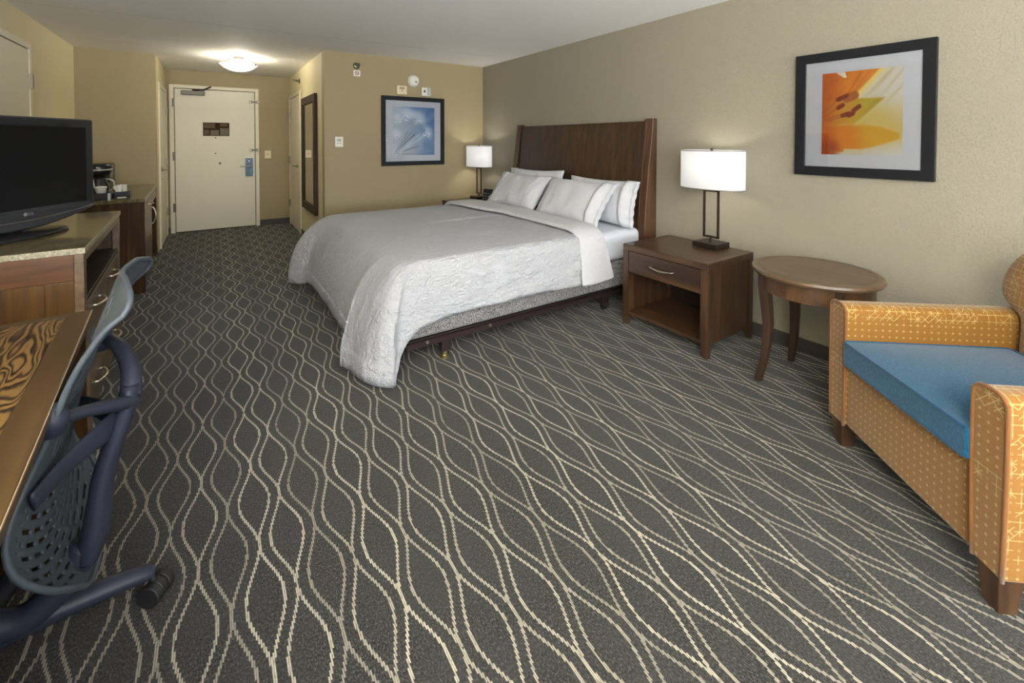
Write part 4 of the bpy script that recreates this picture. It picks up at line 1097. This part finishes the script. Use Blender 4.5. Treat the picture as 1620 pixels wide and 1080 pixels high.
bm = bmesh.new(); lathe(bm, (0, 0.02, 0), [(0, 0), (0.245, 0), (0.252, 0.006), (0.245, 0.013), (0.20, 0.018), (0.05, 0.024), (0, 0.024)], 56, sx=1, sy=0.52); obj('stand_base', bm, M['black'], t, smooth=True)
bm = bmesh.new(); cyl(bm, (0, 0.03, 0.02), (0, 0.03, 0.12), 0.045, n=28); nk = obj('neck', bm, M['gloss_black'], t, smooth=False)
for p in nk.data.polygons: p.use_smooth = True
def text_mesh(name, s, size, mat, parent, loc, rot):
    cu = bpy.data.curves.new(name, 'FONT'); cu.body = s; cu.size = size; cu.align_x = 'CENTER'; cu.align_y = 'CENTER'; cu.extrude = 0.0004
    tmp = bpy.data.objects.new(name + '_tmp', cu); COL.objects.link(tmp)
    dg = bpy.context.evaluated_depsgraph_get()
    me = bpy.data.meshes.new_from_object(tmp.evaluated_get(dg)); me.name = name
    bpy.data.objects.remove(tmp)
    me.transform(Matrix.Translation(loc) @ Matrix.Rotation(rot, 4, 'X'))
    me.materials.clear(); me.materials.append(mat)
    o = bpy.data.objects.new(name, me); COL.objects.link(o); o.parent = parent
    return o
lg = plain('logo_grey', srgb(112, 112, 114), 0.5)
lt = text_mesh('logo_letters', 'LG', 0.019, lg, t, (0.058, -0.0228, 0.100), PI / 2)
bm = bmesh.new(); cyl(bm, (0.034, -0.022, 0.100), (0.034, -0.0232, 0.100), 0.0085, n=24); obj('logo_disc', bm, lg, t)

# ------------------------------------------------------------------ refreshment cabinet in the alcove
t = thing('refreshment_cabinet', 'dark wood cabinet with granite top in the alcove by the hall', 'cabinet', (-0.49, 4.852, 0), math.radians(1.92))
CW, CD, CH = 1.575, 0.64, 0.806
BX('granite_top', M['granite'], t, -CD, 0.004, -0.006, CW, CH - 0.028, CH, bevel=0.002)
BX('edge_strip', M['granite_edge'], t.children[0], (0.004, 0.005, -0.005, CW, CH - 0.026, CH - 0.002))
dz = wood('cabinet_side_wood', srgb(30, 18, 6), srgb(66, 43, 17), srgb(104, 72, 32), axis='z', rough=0.45, coat=0.0, spec=0.15)
BXS('side_panel', dz, t, (-CD, 0.0, 0.0, 0.03, 0.0, CH - 0.028), (-CD, 0.0, CW - 0.03, CW, 0.0, CH - 0.028), (-CD, -0.01, 0.862, 0.884, 0.0, CH - 0.028), bevel=0.002)
BX('back_panel', M['niche'], t, -CD, -CD + 0.012, 0.03, CW - 0.03, 0.0, CH - 0.028)
BX('plinth', M['niche'], t, -0.06, -0.045, 0.03, 0.862, 0.0, 0.06)
BX('floor_panel', M['niche'], t, -CD + 0.012, -0.012, 0.03, CW - 0.03, 0.045, 0.062)
dr = BX('drawer', M['pale_face_z'], t, -0.32, -0.001, 0.033, 0.86, 0.664, 0.773, bevel=0.002)
bm = bmesh.new(); bow(bm, (-0.001, 0.43, 0.71), (-0.001, 0.57, 0.71), (0.032, 0, 0)); obj('handle', bm, M['nickel'], dr, smooth=True)
dr = BX('drawer', M['pale_face_z'], t, -0.32, -0.001, 0.887, CW - 0.032, 0.664, 0.773, bevel=0.002)
do = BX('cabinet_door', M['pale_face_z'], t, (-0.02, -0.001, 0.033, 0.86, 0.064, 0.424), (-0.02, -0.001, 0.033, 0.86, 0.428, 0.660), bevel=0.002)
bm = bmesh.new(); bow(bm, (-0.001, 0.80, 0.475), (-0.001, 0.80, 0.635), (0.036, 0, 0)); obj('handle', bm, M['nickel'], do, smooth=True)
t = thing('mini_fridge', 'black mini fridge in the open bay of the alcove cabinet', 'fridge', (-0.49, 4.852, 0.0625), math.radians(1.92))
BX('body', M['black'], t, -0.56, -0.11, 0.92, 1.50, 0, 0.56, bevel=0.008)
BX('fridge_door', M['gloss_black'], t, -0.108, -0.07, 0.92, 1.50, 0.01, 0.555, bevel=0.008)

def cabloc(x, y):
    c, s = math.cos(math.radians(1.92)), math.sin(math.radians(1.92))
    return (-0.49 + x * c - y * s, 4.852 + x * s + y * c, CH + 0.0005)
# coffee maker
sil = plain('silver_plastic', srgb(188, 186, 184), 0.3, 0.5)
t = thing('coffee_maker', 'black coffee maker with silver trim behind the television', 'coffee maker', cabloc(-0.34, 0.42), math.radians(20))
BX('base', M['black'], t, -0.09, 0.09, -0.12, 0.11, 0, 0.028, bevel=0.008)
BX('warming_plate', sil, t, -0.085, 0.085, -0.118, 0.02, 0.0285, 0.036, bevel=0.003)
BX('column', M['gloss_black'], t, -0.09, 0.09, 0.03, 0.11, 0.028, 0.27, bevel=0.01)
bm = bmesh.new(); lathe(bm, (0, -0.03, 0), [(0, .17), (.055, .17), (.082, .21), (.09, .235), (.09, .27), (.08, .285), (0, .29)], 32); obj('brew_head', bm, M['black'], t, smooth=True)
bm = bmesh.new(); lathe(bm, (0, -0.03, 0), [(.088, .230), (.093, .231), (.093, .243), (.088, .244)], 32); obj('silver_band', bm, sil, t, smooth=True)
bm = bmesh.new(); lathe(bm, (0, -0.035, 0), [(0, .038), (.062, .038), (.07, .06), (.066, .11), (.045, .15), (.045, .165), (0, .165)], 32); cf = obj('carafe', bm, M['gloss_black'], t, smooth=True)
bm = bmesh.new(); tube(bm, [(0.045, -0.06, 0.155), (0.085, -0.075, 0.135), (0.09, -0.08, 0.08), (0.06, -0.065, 0.05)], 0.009, flat=(1.3, 0.7)); tube(bm, [(-0.05, -0.085, 0.16), (-0.045, -0.10, 0.10), (-0.03, -0.105, 0.045)], 0.010, flat=(1.4, 0.6)); obj('handle', bm, sil, cf, smooth=True)
# tray with cups and packets in front of it
t = thing('serving_tray', 'black tray on the near edge of the alcove cabinet', 'tray', cabloc(-0.325, 0.15), math.radians(2))
bm = bmesh.new(); box(bm, -0.10, 0.10, -0.07, 0.07, 0, 0.006); box(bm, -0.10, 0.10, -0.07, -0.064, 0.006, 0.055); box(bm, -0.10, 0.10, 0.064, 0.07, 0.006, 0.055); box(bm, -0.10, -0.094, -0.064, 0.064, 0.006, 0.055); box(bm, 0.094, 0.10, -0.064, 0.064, 0.006, 0.055)
obj('tray_body', bm, M['black'], t, bevel=0.002)
BX('silver_corner', sil, t, 0.086, 0.102, -0.0715, -0.0695, 0.0, 0.054)
paper = plain('white_paper', srgb(226, 224, 216), 0.7)
for i, (dx, dy, lb) in enumerate(((-0.29, 0.165, 'white paper cup on the black tray, nearest the hall'), (-0.375, 0.15, 'white paper cup on the black tray, nearest the television'))):
    t = thing('paper_cup', lb, 'cup', (cabloc(dx, dy)[0], cabloc(dx, dy)[1], CH + 0.0075), 0, 'paper cups on the tray')
    bm = bmesh.new(); lathe(bm, (0, 0, 0), [(0, 0.002), (.026, 0.0), (.036, .088), (.038, .09), (.036, .092), (.034, .088), (.025, .004), (0, .004)], 24); obj('cup', bm, paper, t, smooth=True)
    bm = bmesh.new(); lathe(bm, (0, 0, 0), [(.0385, .088), (.039, .094), (.034, .1), (0, .1)], 24); obj('lid', bm, M['white_plastic'], t, smooth=True)
box_ = BX('condiment_box', M['black'], None, -0.055, 0.055, -0.05, 0.05, 0, 0.045, bevel=0.004); box_.location = cabloc(-0.165, 0.30); tag(box_, 'small black box of white packets behind the tray', 'box')
for i in range(5):
    x, y = -0.185 + 0.017 * (i % 3), 0.28 + 0.022 * (i // 3) + 0.004 * i
    bm = bmesh.new(); box(bm, -0.022, 0.022, -0.002, 0.002, 0, 0.06)
    p = obj('sugar_packet', bm, paper, None, bevel=0.0015); c = cabloc(x, y); p.location = (c[0], c[1], CH + 0.046); p.rotation_euler = (0.1 * (i - 2), 0.22 * (i - 2), 0.5 * i)
    tag(p, 'white sugar packet sticking out of the small black box', 'packet', 'sugar packets in the box')
p = obj('sugar_packet', (lambda b: (box(b, -0.03, 0.03, -0.02, 0.02, 0, 0.004), b)[1])(bmesh.new()), paper, None, bevel=0.001); c = cabloc(-0.165, 0.20); p.location = c; p.rotation_euler = (0, 0, 0.4); tag(p, 'white sugar packet lying flat on the granite beside the tray', 'packet')
t = thing('standing_tray', 'flat bronze panel with dark edge standing behind the coffee maker', 'tray', cabloc(-0.365, 1.34), math.radians(4))
BX('panel', plain('bronze_panel', srgb(126, 108, 70), 0.25, 0.4), t, -0.24, 0.03, -0.006, 0.006, 0.0, 0.25, bevel=0.003)
BX('edge', M['black'], t, (0.03, 0.04, -0.010, 0.010, 0, 0.255), (-0.25, 0.03, -0.010, 0.010, 0.25, 0.258), bevel=0.002)

# ------------------------------------------------------------------ desk
t = thing('desk', 'wood desk with striped zebra veneer top in the left foreground', 'desk', (-0.338, 1.982, 0), math.radians(4.169))
DW, DLn, ZD = 0.80, 1.72, 0.74
tp = BX('top', M['desk_y'], t, -DW, 0, -DLn, 0, ZD - 0.032, ZD, bevel=0.003)
BX('veneer_inlay', M['zebra'], tp, -DW + 0.055, -0.058, -DLn + 0.055, -0.045, ZD - 0.002, ZD + 0.0006, label='striped zebra wood inlay')
BX('edge_line', plain('pale_wood_edge', srgb(176, 150, 116), 0.35), tp, (0.0, 0.0012, -DLn, 0, ZD - 0.006, ZD - 0.001))
BX('apron', M['wood_y'], t, (-0.11, -0.085, -DLn + 0.05, -0.05, ZD - 0.13, ZD - 0.032), bevel=0.002)
dr = BX('drawer', M['wood_y'], t, -0.36, -0.075, -1.15, -0.45, ZD - 0.122, ZD - 0.040, bevel=0.002)
bm = bmesh.new(); bow(bm, (-0.075, -0.86, ZD - 0.08), (-0.075, -0.72, ZD - 0.08), (0.03, 0, 0)); obj('handle', bm, M['nickel'], dr, smooth=True)
for y in (-DLn, -0.045):
    BX('end_panel', dz, t, -DW + 0.01, -0.012, y, y + 0.045, 0, ZD - 0.032, bevel=0.002)
BX('edge_strip', M['pale_face_z'], t, (-0.012, -0.004, -0.045, 0.0, 0, ZD - 0.032))
BX('back_panel', M['wood_y'], t, -DW + 0.01, -DW + 0.03, -DLn + 0.045, -0.045, 0.3, ZD - 0.032)

# ------------------------------------------------------------------ office chair (faces the desk)
CX, CY = -0.50, 1.50
t = thing('office_chair', 'blue grey perforated back office chair tucked at the desk', 'office chair', (CX, CY, 0))
ROW = [(-.195, .965, -.180, .968, 1.40), (-.205, .938, -.159, .946, 1.31), (-.222, .885, -.167, .914, 1.288), (-.238, .835, -.200, .884, 1.288), (-.252, .765, -.237, .826, 1.29), (-.275, .700, -.265, .764, 1.30),
       (-.298, .605, -.294, .674, 1.31), (-.312, .510, -.323, .598, 1.30), (-.320, .430, -.341, .545, 1.28), (-.322, .365, -.348, .490, 1.265), (-.308, .305, -.332, .428, 1.26), (-.285, .255, -.292, .365, 1.28), (-.258, .215, -.264, .29, 1.36)]
nv = 168; nu = 92
def rowat(f):
    x = f * (len(ROW) - 1); i = min(int(x), len(ROW) - 2)
    return cat(ROW[max(i - 1, 0)], ROW[i], ROW[i + 1], ROW[min(i + 2, len(ROW) - 1)], x - i)
def shell(u, f):
    cx_, cz_, ex_, ez_, ey_ = rowat(f)
    k = abs(u) ** 2.0
    return Vector((cx_ + (ex_ - cx_) * k - CX, u * (1.5 - ey_), cz_ + (ez_ - cz_) * k))
bm = bmesh.new()
Vv = [[bm.verts.new(shell(-1 + 2 * i / nu, j / nv)) for i in range(nu + 1)] for j in range(nv + 1)]
for j in range(nv):
    for i in range(nu):
        u, f = -1 + (2 * i + 1) / nu, (j + 0.5) / nv
        hole = False
        if abs(u) < 0.80 and 0.09 < f < 0.93:
            if f < 0.58:
                c = i // 4; hole = i % 4 in (1, 2) and (j + (c % 2) * 5) % 10 > 2 and abs(u) < 0.68 - 1.2 * max(0, 0.2 - f)
            else:
                c = j // 6; hole = j % 6 in (2, 3) and (i + (c % 2) * 5) % 10 > 2
        elif 0.82 < abs(u) < 0.90 and 0.62 < f < 0.93: hole = j % 6 == 0 and i % 2 == 0
        if not hole: bm.faces.new([Vv[j][i], Vv[j][i + 1], Vv[j + 1][i + 1], Vv[j + 1][i]])
sh = obj('back_shell', bm, M['chair_grey'], t, smooth=True, solid=0.006, recalc=False)
rim = [shell(1, j / nv) for j in range(0, nv + 1, 6)] + [shell(1 - 2 * k / 12, 1) for k in range(1, 12)] + [shell(-1, 1 - j / nv) for j in range(0, nv + 1, 6)] + [shell(-1 + 2 * k / 10, 0) for k in range(1, 10)]
bm = bmesh.new(); tube(bm, rim, 0.0065, n=8, k=1, closed=True); obj('rim', bm, M['chair_grey'], sh, smooth=True)
def W(*p): return [(a_ - CX, b_ - CY, c_) for a_, b_, c_ in p]
bm = bmesh.new(); tube(bm, W((-.186, 1.5, .66), (-.190, 1.5, .62), (-.203, 1.5, .57), (-.226, 1.5, .50), (-.241, 1.5, .44), (-.248, 1.5, .38), (-.258, 1.5, .31), (-.272, 1.5, .255)), [.030, .036, .038, .041, .044, .048, .052, .046], flat=(0.9, 0.55), up=(0, 1, 0), n=16)
sp_ = obj('spine', bm, M['chair_dark'], t, smooth=True)
for pts in (W((-.188, 1.5, .62), (-.205, 1.455, .640), (-.245, 1.40, .668), (-.286, 1.325, .698)), W((-.186, 1.5, .63), (-.190, 1.545, .685), (-.216, 1.60, .727), (-.258, 1.68, .737))):
    bm = bmesh.new(); tube(bm, pts, [.024, .021, .018, .017], n=12, flat=(1.0, 0.8)); obj('support_arm', bm, M['chair_dark'], sp_, smooth=True)
for p in W((-.290, 1.322, .700), (-.268, 1.68, .738)):
    bm = bmesh.new(); lathe(bm, p, [(0, -.036), (.020, -.030), (.027, 0), (.020, .030), (0, .036)], 16); obj('pivot_cap', bm, M['chair_dark'], sp_, smooth=True)
for pts in (W((-.215, 1.5, .575), (-.245, 1.44, .575), (-.285, 1.375, .565), (-.318, 1.30, .548)), W((-.215, 1.5, .575), (-.245, 1.56, .58), (-.285, 1.63, .575), (-.325, 1.70, .56))):
    bm = bmesh.new(); tube(bm, pts, [.036, .030, .024, .022], flat=(1.0, 0.28), up=(0, 0, 1), n=14); obj('lumbar_strap', bm, M['chair_dark'], sp_, smooth=True)
bm = bmesh.new(); tube(bm, W((-.272, 1.5, .285), (-.315, 1.49, .215), (-.385, 1.485, .172), (-.46, 1.49, .20), (-.50, 1.5, .26)), [.036, .034, .032, .034, .036], n=14); obj('yoke', bm, M['chair_dark'], t, smooth=True)
bm = bmesh.new(); cyl(bm, (0, 0.03, 0.10), (0, 0.03, 0.24), 0.035); cyl(bm, (0, 0.03, 0.24), (0, 0.03, 0.40), 0.024); obj('column', bm, M['chair_dark'], t, smooth=False)
bm = bmesh.new(); rows = []
for j in range(15):
    v = -1 + j / 7; r = []
    for i in range(15):
        u = -1 + i / 7; s_ = math.sqrt(max(0.3, 1 - 0.35 * u * u * v * v * 1.6))
        r.append((-0.14 + 0.235 * u * s_, 0.02 + 0.245 * v * s_, 0.425 + 0.018 * u * u - (0.02 if u < -0.9 else 0)))
    rows.append(r)
grid(bm, rows); obj('seat', bm, M['chair_mesh'], t, smooth=True, solid=-0.03)
bm = bmesh.new(); box(bm, -0.17, 0.02, -0.06, 0.12, 0.33, 0.40); obj('tilt_box', bm, M['chair_dark'], t, bevel=0.015)
base = None
for k in range(5):
    a_ = math.radians(9 + 72 * k); d = Vector((math.cos(a_), math.sin(a_), 0)); p0 = Vector((0, 0.03, 0))
    bm = bmesh.new(); tube(bm, [p0 + d * 0.0 + Vector((0, 0, .115)), p0 + d * 0.10 + Vector((0, 0, .118)), p0 + d * 0.22 + Vector((0, 0, .102)), p0 + d * 0.325 + Vector((0, 0, .086)), p0 + d * 0.345 + Vector((0, 0, .074))], [.038, .034, .028, .023, .018], flat=(1, 0.9), n=14)
    lg_ = obj('leg', bm, M['chair_dark'], t, smooth=True)
    ax = Matrix.Rotation(math.radians(48 if k == 0 else 60), 3, 'Z') @ d; c = p0 + d * 0.345 + Vector((0, 0, .031))
    off = Vector((0.012, -0.006, 0)) if k == 0 else Vector((0, 0, 0))
    bm = bmesh.new()
    for s0, s1, r in ((-.032, -.012, .030), (-.011, .011, .0285), (.012, .032, .030)): cyl(bm, c + off + ax * s0, c + off + ax * s1, r, n=26)
    cyl(bm, c + off + Vector((0, 0, 0.0)), c + Vector((0, 0, .05)), .009, n=12)
    obj('caster', bm, M['rubber'], lg_, bevel=0.003)

# ------------------------------------------------------------------ light
def light(name, kind, loc, power, col, rot=(0, 0, 0), size=None, sy=None, radius=None, spread=None):
    l = bpy.data.lights.new(name, kind); l.energy = power; l.color = col
    if kind == 'AREA':
        l.shape = 'RECTANGLE'; l.size = size; l.size_y = sy
        if spread: l.spread = spread
    else: l.shadow_soft_size = radius
    o = bpy.data.objects.new(name, l); COL.objects.link(o); o.location = loc; o.rotation_euler = rot
    return o
light('window_daylight', 'AREA', (0.97, YB + 0.012, 1.27), 58, (0.95, 0.98, 1.0), (PI / 2, 0, 0), 3.4, 1.8)
light('added_window_upfill', 'AREA', (0.97, YB + 0.014, 1.1), 100, (0.97, 0.99, 1.0), (PI / 2 + math.radians(50), 0, 0), 3.4, 1.4)  # added upward fill at the window, brightens the ceiling
light('added_side_fill', 'AREA', (XL + 0.012, (LY0 + LY1) / 2, 1.27), 80, (0.97, 0.99, 1.0), (PI / 2, 0, -PI / 2), 1.9, 1.8)  # fill light set at the added left window
light('lamp_light', 'POINT', (lp1[0], lp1[1], lp1[2] + 0.54), 18, (1.0, 0.94, 0.84), radius=0.035)
light('corner_lamp_light', 'POINT', (lp2[0], lp2[1], lp2[2] + 0.55), 36, (1.0, 0.94, 0.84), radius=0.035)
light('added_uplighter_light', 'POINT', (up1[0], up1[1], 1.72), 640, (1.0, 0.985, 0.96), radius=0.05)  # strong light of the added uplighter, bounced off the ceiling
light('hall_light', 'POINT', (0.262, 6.17, H - 0.06), 18, (1.0, 0.93, 0.76), radius=0.05)
w = bpy.data.worlds.new('daylight'); S.world = w; w.use_nodes = True
w.node_tree.nodes['Background'].inputs[0].default_value = (0.75, 0.85, 1.0, 1); w.node_tree.nodes['Background'].inputs[1].default_value = 1.2
S.view_settings.view_transform = 'Standard'; S.view_settings.look = 'None'; S.view_settings.gamma = 1.0; S.view_settings.use_curve_mapping = False
S.view_settings.exposure = 0.5
